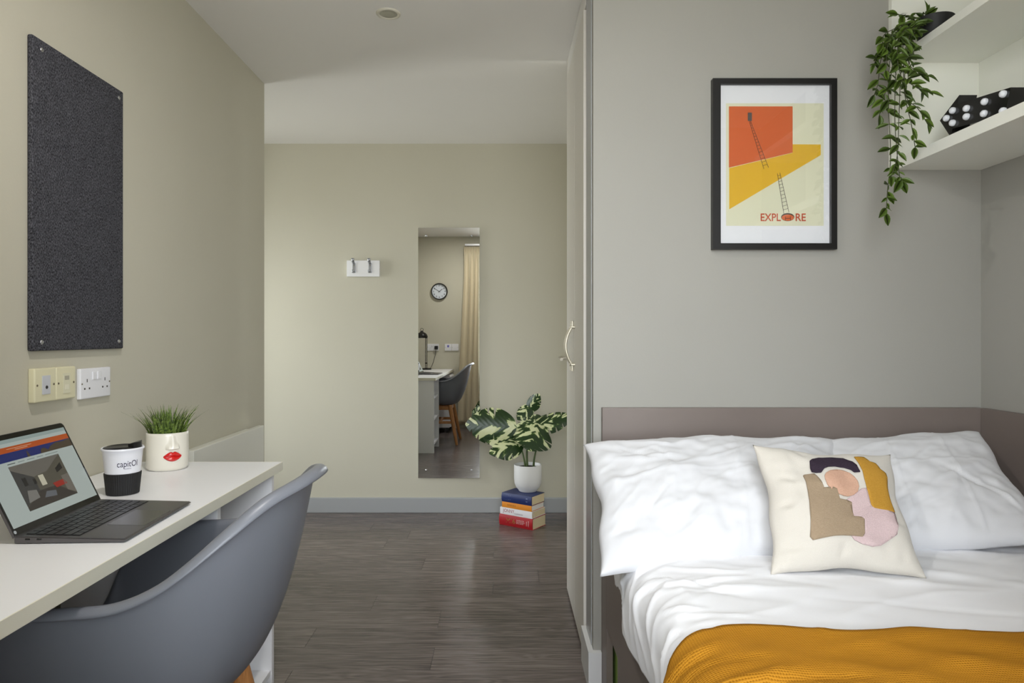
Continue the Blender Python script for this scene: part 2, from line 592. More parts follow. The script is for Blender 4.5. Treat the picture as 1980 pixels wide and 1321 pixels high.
# ------------------------------------------------------------------ noticeboard
def fabric_mat():
    m = bpy.data.materials.new('charcoal_tweed'); m.use_nodes = True
    n, l = m.node_tree.nodes, m.node_tree.links
    b = n['Principled BSDF']; b.inputs['Roughness'].default_value = .95; b.inputs['Specular IOR Level'].default_value = .1
    tc = n.new('ShaderNodeTexCoord')
    mp = n.new('ShaderNodeMapping'); mp.inputs['Scale'].default_value = (1, 1, .45)
    nz = n.new('ShaderNodeTexNoise'); nz.inputs['Scale'].default_value = 420; nz.inputs['Detail'].default_value = 2
    n2 = n.new('ShaderNodeTexNoise'); n2.inputs['Scale'].default_value = 30; n2.inputs['Detail'].default_value = 3
    ad = n.new('ShaderNodeMath'); ad.operation = 'MULTIPLY_ADD'; ad.inputs[1].default_value = .10
    rp = n.new('ShaderNodeValToRGB')
    rp.color_ramp.elements[0].position = .42; rp.color_ramp.elements[0].color = rgb((40, 40, 44))
    rp.color_ramp.elements[1].position = .78; rp.color_ramp.elements[1].color = rgb((108, 108, 115))
    l.new(tc.outputs['Object'], mp.inputs[0]); l.new(mp.outputs[0], nz.inputs[0]); l.new(tc.outputs['Object'], n2.inputs[0])
    l.new(n2.outputs[0], ad.inputs[0]); l.new(nz.outputs[0], ad.inputs[2]); l.new(ad.outputs[0], rp.inputs[0]); l.new(rp.outputs[0], b.inputs['Base Color'])
    bp = n.new('ShaderNodeBump'); bp.inputs['Strength'].default_value = .5; bp.inputs['Distance'].default_value = .001
    l.new(nz.outputs[0], bp.inputs['Height']); l.new(bp.outputs[0], b.inputs['Normal'])
    return m


nb = thing('noticeboard', 'tall charcoal felt noticeboard screwed to the wall above the sockets', 'noticeboard', (XL, 1.90, 1.105))
bm = B(); box(bm, XL, XL + .014, 1.700, 2.108, 1.105, 1.896, .005, 3)
build('felt_panel', bm, fabric_mat(), nb, smooth=True, angle=50)
for yy in (1.735, 2.083):
    for zz in (1.127, 1.870):
        bm = B(); lathe(bm, [(0, .0028), (.0035, .0024), (.0062, .001), (.0065, -.001), (0, -.001)], (XL + .014, yy, zz), 14, axis=(1, 0, 0))
        build('screw', bm, M_CHROME, nb, smooth=True)


# ------------------------------------------------------------------ wall plates
def plate(parent, face, a0, a1, z0, z1, d, m, name='faceplate'):
    """face 'L': on the left wall, a = y ; face 'W': on the window wall, a = x (facing +y)"""
    bm = B()
    if face == 'L':
        box(bm, XL, XL + d, a0, a1, z0, z1, .004, 3)
    else:
        box(bm, a0, a1, YW, YW + d, z0, z1, .004, 3)
    return build(name, bm, m, parent, smooth=True, angle=40)


def detail(parent, face, a0, a1, z0, z1, d0, d1, m, name, bev=.0008):
    bm = B()
    if face == 'L':
        box(bm, XL + d0, XL + d1, a0, a1, z0, z1, bev)
    else:
        box(bm, a0, a1, YW + d0, YW + d1, z0, z1, bev)
    return build(name, bm, m, parent)


def disc(parent, face, a, z, d, r, m, name):
    bm = B()
    ax, c = ((1, 0, 0), (XL + d, a, z)) if face == 'L' else ((0, 1, 0), (a, YW + d, z))
    lathe(bm, [(0, .0008), (r * .8, .0008), (r, 0), (r, -.002), (0, -.002)], c, 14, axis=ax)
    return build(name, bm, m, parent, smooth=True, angle=40)


M_SLOT = mat('dark_slot', (60, 56, 50), rough=.6)
M_BRASS = mat('dull_screw', (120, 110, 90), rough=.4, metal=.8)
CD = .018
p = thing('aerial_outlet', 'cream wall plate with a grey insert and round black aerial hole', 'wall outlet', (XL, 1.7435, .975))
plate(p, 'L', 1.703, 1.784, .975, 1.061, CD, M_CREAM)
detail(p, 'L', 1.729, 1.759, .994, 1.042, CD, CD + .0025, mat('grey_insert', (206, 208, 214), rough=.35), 'insert')
disc(p, 'L', 1.744, 1.012, CD + .003, .0045, M_BLACK, 'socket_hole')
for yy in (1.712, 1.775):
    disc(p, 'L', yy, 1.018, CD + .0002, .003, M_BRASS, 'screw')
p = thing('data_outlet', 'cream wall plate with two stacked data ports', 'wall outlet', (XL, 1.8255, .975))
plate(p, 'L', 1.785, 1.866, .975, 1.061, CD, M_CREAM)
detail(p, 'L', 1.811, 1.841, .990, 1.044, CD, CD + .0015, mat('pale_insert', (222, 218, 190), rough=.35), 'insert')
detail(p, 'L', 1.817, 1.835, 1.026, 1.037, CD + .0014, CD + .0022, mat('port_shutter', (176, 172, 152), rough=.4), 'port')
detail(p, 'L', 1.818, 1.834, 1.000, 1.014, CD + .0014, CD + .0022, mat('port_shutter_pale', (232, 228, 204), rough=.4), 'port')
for yy in (1.794, 1.857):
    disc(p, 'L', yy, 1.018, CD + .0002, .003, M_BRASS, 'screw')


def double_socket(face, a, z, label, plugged=False, sgn=1):
    loc = (XL, a, z - .043) if face == 'L' else (a, YW, z - .043)
    p = thing('double_socket', label, 'wall socket', loc)
    plate(p, face, a - .073, a + .073, z - .043, z + .043, .012, M_WPLASTIC)
    for s in (-1, 1):
        c = a + s * .043
        detail(p, face, a + s * .012 - .0085, a + s * .012 + .0085, z + .010, z + .033, .012, .0155, M_WPLASTIC, 'switch_rocker', .0015)
        if not plugged or s * sgn < 0:
            detail(p, face, c - .0015, c + .0015, z + .004, z + .013, .012, .0124, M_SLOT, 'earth_slot', 0)
            for q in (-1, 1):
                detail(p, face, c + q * .011 - .0028, c + q * .011 + .0028, z - .0165, z - .0115, .012, .0124, M_SLOT, 'pin_slot', 0)
        disc(p, face, a + s * .066, z, .0122, .0026, M_BRASS, 'screw')
    return p


double_socket('L', 1.970, 1.0085, 'white double power socket under the noticeboard, beside the cream plates')

# ------------------------------------------------------------------ coat hook rack
M_SATIN = mat('satin_chrome', (176, 178, 184), rough=.3, metal=.85)
hk = thing('coat_hook_rack', 'white board with two satin metal double coat hooks', 'coat hooks', (-.902, YB, 1.53))
bm = B(); box(bm, -1.012, -.800, YB - .026, YB, 1.532, 1.636, .002)
build('board', bm, M_WHITE, hk)
for hx in (-.964, -.860):
    bm = B(); box(bm, hx - .010, hx + .010, YB - .030, YB - .025, 1.555, 1.618, .001)
    b_ = build('hook', bm, M_SATIN, hk)
    bm = B()
    tube(bm, [(hx, YB - .028, 1.612), (hx, YB - .045, 1.617), (hx, YB - .062, 1.628), (hx, YB - .070, 1.645)], [.009, .009, .009, .010], 10, flat=.4)
    build('prong', bm, M_SATIN, b_, smooth=True); bm = B()
    tube(bm, [(hx, YB - .028, 1.562), (hx, YB - .045, 1.556), (hx, YB - .055, 1.560), (hx, YB - .058, 1.572)], [.009, .009, .009, .009], 10, flat=.4)
    build('prong', bm, M_SATIN, b_, smooth=True)
    for zz in (1.572, 1.602):
        bm = B(); lathe(bm, [(0, .001), (.0035, .0008), (.004, -.001), (0, -.001)], (hx, YB - .030, zz), 10, axis=(0, -1, 0))
        build('screw', bm, M_BRASS, b_)

# ------------------------------------------------------------------ wall mirror
M_MIRROR = mat('silvered_glass', (246, 248, 247), rough=0.0, metal=1.0)
MX0, MX1, MZ0, MZ1 = -.552, -.152, .225, 1.850
mr = thing('wall_mirror', 'tall frameless mirror screwed to the wall beside the leafy plant', 'mirror', ((MX0 + MX1) / 2, YB - .010, MZ0), rz=-0.0105)
bm = B(); box(bm, -.2, .2, -.003, .003, 0, MZ1 - MZ0, .0012, 2)
build('glass', bm, M_MIRROR, mr, world=False)
for sx in (-.148, .148):
    for zz in (.052, 1.573):
        bm = B(); lathe(bm, [(0, .004), (.004, .0035), (.0068, .001), (.007, 0), (0, 0)], (sx, -.003, zz), 14, axis=(0, -1, 0))
        build('screw', bm, M_CHROME, mr, smooth=True, world=False)

# ------------------------------------------------------------------ radiator
rd = thing('panel_radiator', 'white flat panel heater on the wall past the desk end', 'radiator', (XL + .05, 2.78, .24))
bm = B(); box(bm, XL + .062, XL + .086, 2.43, 3.14, .25, .735, .003)
build('front_panel', bm, M_CREAM if False else mat('heater_enamel', (226, 225, 215), rough=.3), rd)
bm = B(); box(bm, XL, XL + .05, 2.415, 3.14, .24, .718, .003); box(bm, XL + .05, XL + .062, 2.45, 3.12, .27, .70)
build('body', bm, MATS['heater_enamel'], rd)
for k in range(26):
    y = 2.455 + k * .026
    bm = B(); box(bm, XL + .046, XL + .064, y, y + .006, .700, .722)
    build('grille_fin', bm, mat('grille_grey', (150, 146, 134), rough=.5), rd)  # plain grey fins, darker than the enamel

# ------------------------------------------------------------------ desk
DZ, DXF, DY1 = .740, -.707, 2.190
dk = thing('desk', 'long white laminate desk with cream edge and open end shelves', 'desk', (-.94, 1.25, 0))
bm = B(); box(bm, XL + .002, DXF - .002, YW + .01, DY1 - .002, DZ - .026, DZ, .0006)
build('top', bm, M_WHITE, dk)
bm = B(); box(bm, DXF - .0025, DXF, YW + .01, DY1, DZ - .0262, DZ + .0002, .0006); box(bm, XL + .002, DXF - .0025, DY1 - .0022, DY1, DZ - .0262, DZ + .0002, .0004)
build('edge_band', bm, M_EDGE, dk)
PXF = -.727
for ya in (1.737, 2.145):
    bm = B(); box(bm, XL + .06, PXF, ya, ya + .020, 0, DZ - .026, .001)
    build('side_panel', bm, M_WHITE, dk)
for zz in (.075, .318, .530):
    bm = B(); box(bm, XL + .09, PXF - .004, 1.757, 2.145, zz, zz + .018, .0006)
    build('shelf', bm, M_WHITE, dk)
bm = B(); box(bm, XL + .075, XL + .09, 1.757, 2.145, .03, DZ - .026)
build('back_panel', bm, M_WHITE, dk)
bm = B(); box(bm, XL + .06, PXF - .03, YW + .015, YW + .033, 0, DZ - .026, .001)
build('side_panel', bm, M_WHITE, dk)

# mobile drawer unit under the window end of the desk
dr = thing('drawer_unit', 'white mobile drawer unit on black castors under the desk', 'drawer unit', (-.90, .56, 0))
bm = B(); box(bm, -1.10, -.715, .36, .76, .065, .690, .002)
build('body', bm, M_WHITE, dr)
for k in range(3):
    bm = B(); box(bm, -.715, -.697, .364, .756, .072 + k * .205, .268 + k * .205, .002)
    f_ = build('drawer', bm, M_WHITE, dr)
    bm = B(); box(bm, -.697, -.685, .50, .62, .225 + k * .205, .237 + k * .205, .003)
    build('handle', bm, M_CHROME, f_)
for x in (-1.06, -.75):
    for y in (.40, .72):
        bm = B(); lathe(bm, [(0, -.012), (.028, -.012), (.030, -.008), (.030, .008), (.028, .012), (0, .012)], (x, y, .030), 20, axis=(0, 1, 0)); box(bm, x - .012, x + .012, y - .018, y + .018, .05, .066)
        build('castor', bm, M_BLACK, dr, smooth=True, angle=40)

# ------------------------------------------------------------------ bed
bd = thing('bed', 'small double bed with taupe laminate headboard and side rail', 'bed', (.93, 1.25, 0))
BX0, BX1 = .3186, 1.533
bm = B(); box(bm, BX0, BX1 + .002, YBED - .027, YBED - .002, 0.0, .912, .0015)
build('headboard', bm, M_TAUPE, bd)
bm = B(); box(bm, BX1 + .001, XR - .001, .40, YBED - .027, .10, .912, .0015)
build('side_board', bm, M_TAUPE, bd)
bm = B(); box(bm, BX0, BX0 + .02, .36, 2.105, .244, .50, .0015)
build('side_rail', bm, M_TAUPE, bd)
bm = B(); box(bm, BX0, BX0 + .02, 2.105, YBED - .027, .0, .50, .0015)
build('leg_panel', bm, M_TAUPE, bd)
for k, (ya, yb_) in enumerate(((1.13, 1.915), (.38, 1.125))):
    bm = B(); box(bm, BX0 + .002, BX0 + .020, ya, yb_, .02, .2425, .0015)
    build('drawer_front', bm, M_TAUPE, bd)
bm = B(); box(bm, BX0 + .02, BX1, .38, 2.18, .30, .34)
build('slat_base', bm, M_TAUPE, bd)
bm = B(); box(bm, BX0 + .03, BX1 - .03, .40, .42, 0, .30); box(bm, BX1 - .04, BX1 - .02, .40, 2.18, 0, .30)
build('base_panel', bm, M_TAUPE, bd)
bm = B(); box(bm, BX0 + .012, BX1 - .006, .385, 2.185, .342, .560, .035, 4)
mt = build('mattress', bm, M_LINEN, None, smooth=True)
tag(mt, 'white mattress beneath the duvet on the bed', 'mattress')
gb = thing('storage_crate', 'lime green storage crate under the bed seen behind the rail', 'crate', (.60, 1.88, 0))
bm = B()
box(bm, .354, .842, 1.606, 2.164, .005, .012)
box(bm, .348, .354, 1.60, 2.17, .005, .228); box(bm, .842, .848, 1.60, 2.17, .005, .228)
box(bm, .354, .842, 1.60, 1.606, .005, .228); box(bm, .354, .842, 2.164, 2.17, .005, .228)
build('bin', bm, M_GREEN, gb)
bm = B(); box(bm, .346, .850, 1.598, 2.172, .2285, .240, .003)
build('lid', bm, M_GREEN, gb)


# ---- wrinkle field
def strokes_field(A, Bc, strokes):
    """sum of tapered ridges; stroke=(a0,b0,a1,b1,width,height)"""
    Z = np.zeros_like(A)
    for (a0, b0, a1, b1, w, h) in strokes:
        dx, dy = a1 - a0, b1 - b0
        L = math.hypot(dx, dy) + 1e-9
        ux, uy = dx / L, dy / L
        s = ((A - a0) * ux + (Bc - b0) * uy) / L
        d = (A - a0) * (-uy) + (Bc - b0) * ux
        d = d + 0.06 * L * np.sin(PI * np.clip(s, 0, 1)) * (1 if h > 0 else -1)
        env = np.where((s > 0) & (s < 1), np.sin(PI * np.clip(s, 0, 1)), 0)
        Z += h * env * np.exp(-(d / w) ** 2)
    return Z


def nfield(A, Bc, sx, sy, seed, octv=3):
    out = np.zeros_like(A)
    for i in range(A.shape[0]):
        for j in range(A.shape[1]):
            out[i, j] = noise.fractal(Vector((A[i, j] * sx + seed, Bc[i, j] * sy - seed * .7, seed)), 1.0, 2.0, octv)
    return out


def ridges(A, Bc, sx, sy, seed, p=6):
    out = np.zeros_like(A)
    for i in range(A.shape[0]):
        for j in range(A.shape[1]):
            n_ = noise.noise(Vector((A[i, j] * sx + seed, Bc[i, j] * sy - seed * 1.3, seed * 2.1)))
            out[i, j] = (1 - min(abs(n_) * 1.3, 1)) ** p
    return out


# ---- duvet
sec = [(.302, .405), (.298, .45), (.297, .50), (.303, .545), (.328, .582), (.372, .600), (.45, .608), (.60, .608), (.9, .606), (1.3, .606), (1.47, .604), (1.524, .592)]


def catmull(pts, n, closed=False):
    pts = [np.array(p, float) for p in pts]
    m_ = len(pts)
    out = []
    segs = m_ if closed else m_ - 1
    for i in range(segs):
        p1, p2 = pts[i], pts[(i + 1) % m_]
        p0 = pts[(i - 1) % m_] if (closed or i > 0) else 2 * p1 - p2
        p3 = pts[(i + 2) % m_] if (closed or i + 2 < m_) else 2 * p2 - p1
        for k in range(n):
            t = k / n
            out.append(.5 * ((2 * p1) + (-p0 + p2) * t + (2 * p0 - 5 * p1 + 4 * p2 - p3) * t * t + (-p0 + 3 * p1 - 3 * p2 + p3) * t ** 3))
    if not closed:
        out.append(pts[-1])
    return np.array(out)


secd = catmull(sec, 12)
sl = np.concatenate([[0], np.cumsum(np.linalg.norm(np.diff(secd, axis=0), axis=1))])
SL = sl[-1]


def sec_at(s):
    x = np.interp(s, sl, secd[:, 0]); z = np.interp(s, sl, secd[:, 1])
    e = .004
    tx = np.interp(s + e, sl, secd[:, 0]) - np.interp(s - e, sl, secd[:, 0])
    tz = np.interp(s + e, sl, secd[:, 1]) - np.interp(s - e, sl, secd[:, 1])
    L = np.hypot(tx, tz) + 1e-9
    return x, z, -tz / L, tx / L            # outward normal


rs = random.Random(11)
duv_strokes = []
for k in range(46):                          # creases running over the left edge
    y = rs.uniform(.9, 1.95); s0 = rs.uniform(.03, .22)
    L = rs.uniform(.08, .30); an = rs.uniform(-.75, .15)
    duv_strokes.append((s0, y, s0 + L * math.cos(an), y + L * math.sin(an), rs.uniform(.006, .014), rs.choice((-1, 1, 1)) * rs.uniform(.003, .007)))
for k in range(34):                          # long shallow folds on top
    s0 = rs.uniform(.2, .9); y = rs.uniform(1.1, 1.9); L = rs.uniform(.25, .6); an = rs.uniform(-.55, -.15)
    duv_strokes.append((s0, y, s0 + L * math.cos(an), y + L * math.sin(an), rs.uniform(.010, .028), rs.choice((-1, 1)) * rs.uniform(.0015, .004)))


def duvet_height(Sg, Yg):
    h = strokes_field(Sg, Yg, duv_strokes)
    h += .005 * nfield(Sg, Yg, 5, 4, 3.1, 3)
    edge = np.exp(-((Sg - .16) / .13) ** 2)
    h += .0075 * edge * ridges(Sg * .9 + Yg * .55, Yg * .55 - Sg * .4, 6, 20, 2.2, 5)
    h += .0035 * ridges(Sg + Yg * .45, Yg - Sg * .45, 2.2, 9, 5.7, 5)
    return h


def duvet_points(s_arr, Yg, extra):
    """s_arr, Yg: grids"""
    x, z, nx, nz = sec_at(s_arr)
    h = duvet_height(s_arr, Yg) + extra
    # the hem rises toward the pillows and swings a little
    hem = np.clip(1 - s_arr / .22, 0, 1)
    z = z + hem * (smoothstep(1.55, 2.0, Yg) * .05 + .012 * np.sin(Yg * 9.0))
    x = x + hem * .010 * np.sin(Yg * 14.0 + 1.0) + np.clip(1 - s_arr / .5, 0, 1) * .012 * smoothstep(1.62, 1.86, Yg)
    return np.stack([x + nx * h, Yg, z + nz * h], axis=-1)


ss = np.concatenate([np.linspace(0, .34, 70), np.linspace(.345, SL, 100)])
ys = np.linspace(.42, 1.93, 200)
Sg, Yg = np.meshgrid(ss, ys, indexing='ij')
PP = duvet_points(Sg, Yg, 0.0)
bm = B(); grid(bm, [[Vector(p) for p in r_] for r_ in PP])
dv = build('duvet', bm, M_LINEN, None, smooth=True)
md = dv.modifiers.new('thickness', 'SOLIDIFY'); md.thickness = .012; md.offset = -1
tag(dv, 'white cotton duvet spread over the bed', 'duvet')


# ---- throw
def knit_mat():
    m = bpy.data.materials.new('mustard_knit'); m.use_nodes = True
    n, l = m.node_tree.nodes, m.node_tree.links
    b = n['Principled BSDF']; b.inputs['Roughness'].default_value = .9; b.inputs['Specular IOR Level'].default_value = .05
    b.inputs['Sheen Weight'].default_value = .0
    uv = n.new('ShaderNodeUVMap')
    w1 = n.new('ShaderNodeTexWave'); w1.bands_direction = 'Y'; w1.inputs['Scale'].default_value = 66.0; w1.inputs['Distortion'].default_value = .6; w1.inputs['Detail Scale'].default_value = 3
    w2 = n.new('ShaderNodeTexWave'); w2.bands_direction = 'X'; w2.inputs['Scale'].default_value = 74.0; w2.inputs['Distortion'].default_value = .5
    mu = n.new('ShaderNodeMath'); mu.operation = 'MULTIPLY_ADD'; mu.inputs[1].default_value = .55
    nz = n.new('ShaderNodeTexNoise'); nz.inputs['Scale'].default_value = 6
    l.new(uv.outputs[0], w1.inputs[0]); l.new(uv.outputs[0], w2.inputs[0]); l.new(uv.outputs[0], nz.inputs[0])
    l.new(w2.outputs[1], mu.inputs[0]); l.new(w1.outputs[1], mu.inputs[2])
    ad = n.new('ShaderNodeMath'); ad.operation = 'MULTIPLY_ADD'; ad.inputs[1].default_value = .5
    l.new(nz.outputs[0], ad.inputs[0]); l.new(mu.outputs[0], ad.inputs[2])
    rp = n.new('ShaderNodeValToRGB')
    rp.color_ramp.elements[0].position = .3; rp.color_ramp.elements[0].color = rgb((146, 94, 20))
    rp.color_ramp.elements[1].position = 1.6 / 1.0 if False else 1.0; rp.color_ramp.elements[1].color = rgb((188, 131, 40))
    l.new(ad.outputs[0], rp.inputs[0]); l.new(rp.outputs[0], b.inputs['Base Color'])
    bp = n.new('ShaderNodeBump'); bp.inputs['Strength'].default_value = .35; bp.inputs['Distance'].default_value = .0015
    l.new(mu.outputs[0], bp.inputs['Height']); l.new(bp.outputs[0], b.inputs['Normal'])
    return m


s_t = np.linspace(.012, SL, 150); v_t = np.linspace(0, 1, 70)
Sg2, Vg2 = np.meshgrid(s_t, v_t, indexing='ij')
xg = sec_at(Sg2)[0]
far = 1.205 + .032 * np.exp(-((xg - .40) / .13) ** 2) - .012 * np.exp(-((xg - .60) / .08) ** 2) + .010 * np.exp(-((xg - .74) / .06) ** 2) - .006 * np.exp(-((xg - .83) / .05) ** 2)
far = far - .05 * np.clip(1 - Sg2 / .2, 0, 1)
Yg2 = .52 + (far - .52) * Vg2
PT = duvet_points(Sg2, Yg2, .010 + .002 * np.sin(Yg2 * 23 + Sg2 * 9) * Vg2)
bm = B(); grid(bm, [[Vector(p) for p in r_] for r_ in PT], uv=np.stack([Sg2, Yg2], -1))
th = build('throw_blanket', bm, knit_mat(), None, smooth=True)
md = th.modifiers.new('thickness', 'SOLIDIFY'); md.thickness = .006; md.offset = 1
tag(th, 'mustard waffle knit throw laid across the foot of the bed', 'blanket')


# ---- pillows and cushion
def soft_square(corners, T_front, T_back, nu, nv, seed, pinch, wr, strokes, lines=(), power=.42, sag=None, crease=0.0, wob=0.0):
    """corners TL,TR,BR,BL (Vector). returns function surf(u,v,side,off) and grids"""
    TL, TR, BR, BL = [np.array(c) for c in corners]

    def base(u, v):
        u2 = u * (1 - pinch * (1 - v ** 2)); v2 = v * (1 - pinch * (1 - u ** 2))
        if wob:
            u2 = u2 + wob * (1 - v ** 2) * np.sin(v * 7 + u * 2 + seed) * np.abs(u) ** 2; v2 = v2 + wob * (1 - u ** 2) * np.sin(u * 6.3 + v * 2 + seed * 2) * np.abs(v) ** 2
        a = ((u2 + 1) / 2)[..., None]; b = ((v2 + 1) / 2)[..., None]
        return (BL * (1 - a) + BR * a) * (1 - b) + (TL * (1 - a) + TR * a) * b

    du = (TR - TL) + (BR - BL); dv_ = (TL - BL) + (TR - BR)
    nrm = np.cross(du, dv_); nrm /= np.linalg.norm(nrm)
    if nrm[1] > 0:
        nrm = -nrm
    lu, lv = np.linalg.norm(du) / 4, np.linalg.norm(dv_) / 4

    def surf(u, v, side, off=0.0):
        u = np.asarray(u, float); v = np.asarray(v, float)
        T = T_front if side > 0 else T_back
        prof = np.clip((1 - np.abs(u) ** 2.2) * (1 - np.abs(v) ** 2.2), 0, 1) ** power
        h = T * prof
        fade = np.clip(prof * 1.6, 0, 1)
        h = h + wr * fade * nfield(u * lu, v * lv, 9, 9, seed + side, 3)
        if side > 0 and crease:
            h = h + crease * fade * (ridges(u * lu + v * lv * .4, v * lv - u * lu * .3, 3.5, 8, seed, 6) + .6 * ridges(u * lu - v * lv * .8, v * lv + u * lu * .5, 9, 3.5, seed + 7, 7))
        if side > 0:
            h = h + strokes_field(u * lu, v * lv, strokes) * fade
            for (ax, pos) in lines:
                d = (u - pos) * lu if ax == 0 else (v - pos) * lv
                h = h + .0022 * np.exp(-(d / .004) ** 2) * fade
        p = base(u, v) + nrm * ((h + off) * side)[..., None]
        if sag is not None:
            p = sag(p, u, v)
        return p

    U, V = np.meshgrid(np.sin(np.linspace(-PI / 2, PI / 2, nu)) * .5 + np.linspace(-1, 1, nu) * .5, np.linspace(-1, 1, nv), indexing='ij')
    return surf, U, V


def soft_mesh(surf, U, V):
    bm = B()
    for side in (1, -1):
        grid(bm, [[Vector(p) for p in r_] for r_ in surf(U, V, side)])
    bmesh.ops.remove_doubles(bm, verts=bm.verts, dist=.0004)
    return bm


def pillow_strokes(seed, lu, lv, n=16):
    r = random.Random(seed); out = []
    for k in range(n):
        c = r.choice(((-1, 1), (1, 1), (-1, -1), (1, -1)))
        a0, b0 = c[0] * lu * r.uniform(.6, .98), c[1] * lv * r.uniform(.5, .98)
        L = r.uniform(.08, .22)
        an = math.atan2(-b0, -a0) + r.uniform(-.5, .5)
        out.append((a0, b0, a0 + L * math.cos(an), b0 + L * math.sin(an), r.uniform(.006, .014), r.choice((-1, 1)) * r.uniform(.003, .007)))
    return out


# right pillow sits a little behind the left one
cR = [W(1545, 862, 2.13), W(1893, 836, 2.10), W(2040, 1050, 1.66), W(1590, 1088, 1.72)]
sf, U, V = soft_square(cR, .075, .05, 110, 84, 21.0, .05, .010, pillow_strokes(5, .33, .24), lines=((0, .45), (0, -.15), (1, .15)), crease=.0038, wob=.018)
pr = build('pillow', soft_mesh(sf, U, V), M_PILLOW, None, smooth=True)
tag(pr, 'white pillow in the corner against the side board', 'pillow', 'white bed pillows')
cL = [W(1128, 860, 2.06), W(1622, 852, 2.11), W(1660, 1075, 1.66), W(1160, 1116, 1.62)]
sf, U, V = soft_square(cL, .090, .05, 120, 84, 4.0, .06, .012, pillow_strokes(9, .37, .24), lines=((0, -.42), (0, .12), (1, .1)), crease=.0038, wob=.02)
pl = build('pillow', soft_mesh(sf, U, V), M_PILLOW, None, smooth=True)
tag(pl, 'white pillow at the wardrobe side, its corner overhanging the bed', 'pillow', 'white bed pillows')

# patterned cushion
cq = [W(1455, 860, 1.745), W(1722, 879, 1.755), W(1793, 1121, 1.515), W(1490, 1113, 1.520)]
rq = random.Random(3)
cst = [(-.17, -.12, -.10, -.13, .010, -.006), (-.17, -.02, -.12, -.02, .009, -.007), (-.165, .06, -.11, .05, .010, -.006),
       (-.02, -.17, -.01, -.12, .010, -.008), (-.10, .17, -.06, .13, .010, -.005), (.16, -.05, .12, -.05, .009, -.004), (.12, -.16, .14, -.12, .01, -.005)]
csurf, U, V = soft_square(cq, .060, .05, 64, 64, 8.0, .115, .008, cst, power=.5, crease=.0025, wob=.022)
cu_ = thing('cushion', 'cream square cushion with abstract stitched shapes leaning on the pillows', 'cushion', (0.80, 1.64, .60))
bm = soft_mesh(csurf, U, V)
build('cover', bm, M_CUSH, cu_, smooth=True)
# stitched patches: outlines read off the photograph, turned into cushion (u, v)
QC = [np.array(c, float) for c in ((60, 88), (1242, 172), (1562, 1242), (222, 1205))]   # TL TR BR BL in crop px


def inv_bil(x, y):
    u = v = 0.0
    TL, TR, BR, BL = QC
    for _ in range(12):
        a, b = (u + 1) / 2, (v + 1) / 2
        p = (BL * (1 - a) + BR * a) * (1 - b) + (TL * (1 - a) + TR * a) * b
        ja = ((BR - BL) * (1 - b) + (TR - TL) * b) / 2
        jb = ((TL * (1 - a) + TR * a) - (BL * (1 - a) + BR * a)) / 2
        e = np.array((x, y)) - p
        d = np.linalg.solve(np.stack([ja, jb], 1), e)
        u += d[0]; v += d[1]
    return u, v


def ell(cx, cy, rx, ry, rot, n=40):
    return [(cx + rx * math.cos(t) * math.cos(rot) - ry * math.sin(t) * math.sin(rot), cy + rx * math.cos(t) * math.sin(rot) + ry * math.sin(t) * math.cos(rot)) for t in [2 * PI * k / n for k in range(n)]]


def stitched(name, c):
    return mat(name, c, rough=.9, spec=.1, bump=(900, 1.0, (1, 1, .35)), vary=(260, (c[0] - 7, c[1] - 7, c[2] - 7)))


patches = [
    ('navy_arch_patch', (62, 52, 64), .0030, [(478, 300), (500, 275), (560, 245), (680, 238), (770, 262), (850, 310), (890, 360), (920, 432), (866, 434), (835, 405), (770, 375), (690, 362), (630, 370), (590, 395), (562, 440), (520, 438), (484, 425), (476, 380)]),
    ('pink_patch', (214, 190, 190), .0022, [(935, 598), (985, 592), (1010, 660), (1040, 760), (1265, 792), (1285, 850), (1290, 920), (1280, 985), (1200, 1035), (1120, 1082), (1050, 1097), (960, 1085), (880, 1060), (850, 1030), (965, 1020), (965, 890), (860, 860), (842, 730), (790, 708), (830, 680), (880, 640)]),
    ('peach_circle_patch', (214, 172, 148), .0026, [(585, 480), (600, 450), (640, 420), (700, 407), (760, 412), (820, 440), (870, 485), (900, 530), (912, 580), (900, 630), (860, 665), (810, 680), (760, 678), (700, 660), (640, 620), (600, 570), (585, 520)]),
    ('taupe_steps_patch', (166, 146, 122), .0030, [(405, 460), (420, 450), (500, 449), (520, 480), (575, 598), (660, 600), (692, 615), (722, 708), (800, 715), (842, 728), (860, 860), (930, 866), (960, 885), (970, 1000), (950, 1030), (510, 1030), (480, 1000), (468, 880), (430, 640)]),
    ('ochre_steps_patch', (196, 148, 62), .0030, [(873, 248), (960, 252), (985, 280), (1010, 315), (1070, 330), (1095, 365), (1115, 400), (1180, 432), (1200, 470), (1225, 620), (1268, 792), (1060, 772), (1030, 745), (985, 580), (940, 420)]),
]
for nm, c, off, poly in patches:
    bm = B()
    vs = [bm.verts.new((*inv_bil(x, y), 0)) for x, y in poly]
    bm.faces.new(vs)
    bmesh.ops.triangulate(bm, faces=bm.faces)
    cut_grid(bm, .05)
    bm.verts.ensure_lookup_table()
    uu = np.array([[v.co.x for v in bm.verts]]); vv = np.array([[v.co.y for v in bm.verts]])
    P3 = csurf(uu, vv, 1, off)[0]
    for v, p3 in zip(bm.verts, P3):
        v.co = Vector(p3)
    o = build(nm, bm, stitched(nm, c), cu_, smooth=True)
    md = o.modifiers.new('thickness', 'SOLIDIFY'); md.thickness = .002; md.offset = 0

# ------------------------------------------------------------------ framed print on the bed wall
fr = thing('framed_print', 'black framed poster of orange and yellow blocks with ladders, above the bed', 'picture', (.858, YBED, .28 + 1.14))
KP = .2876 * YBED / F


def fp(cx, cy, d):
    px, py = 1340 + cx * .2876, 130 + cy * .2876
    v = W(px, py, YBED)
    return Vector((v.x, YBED - d, v.z))


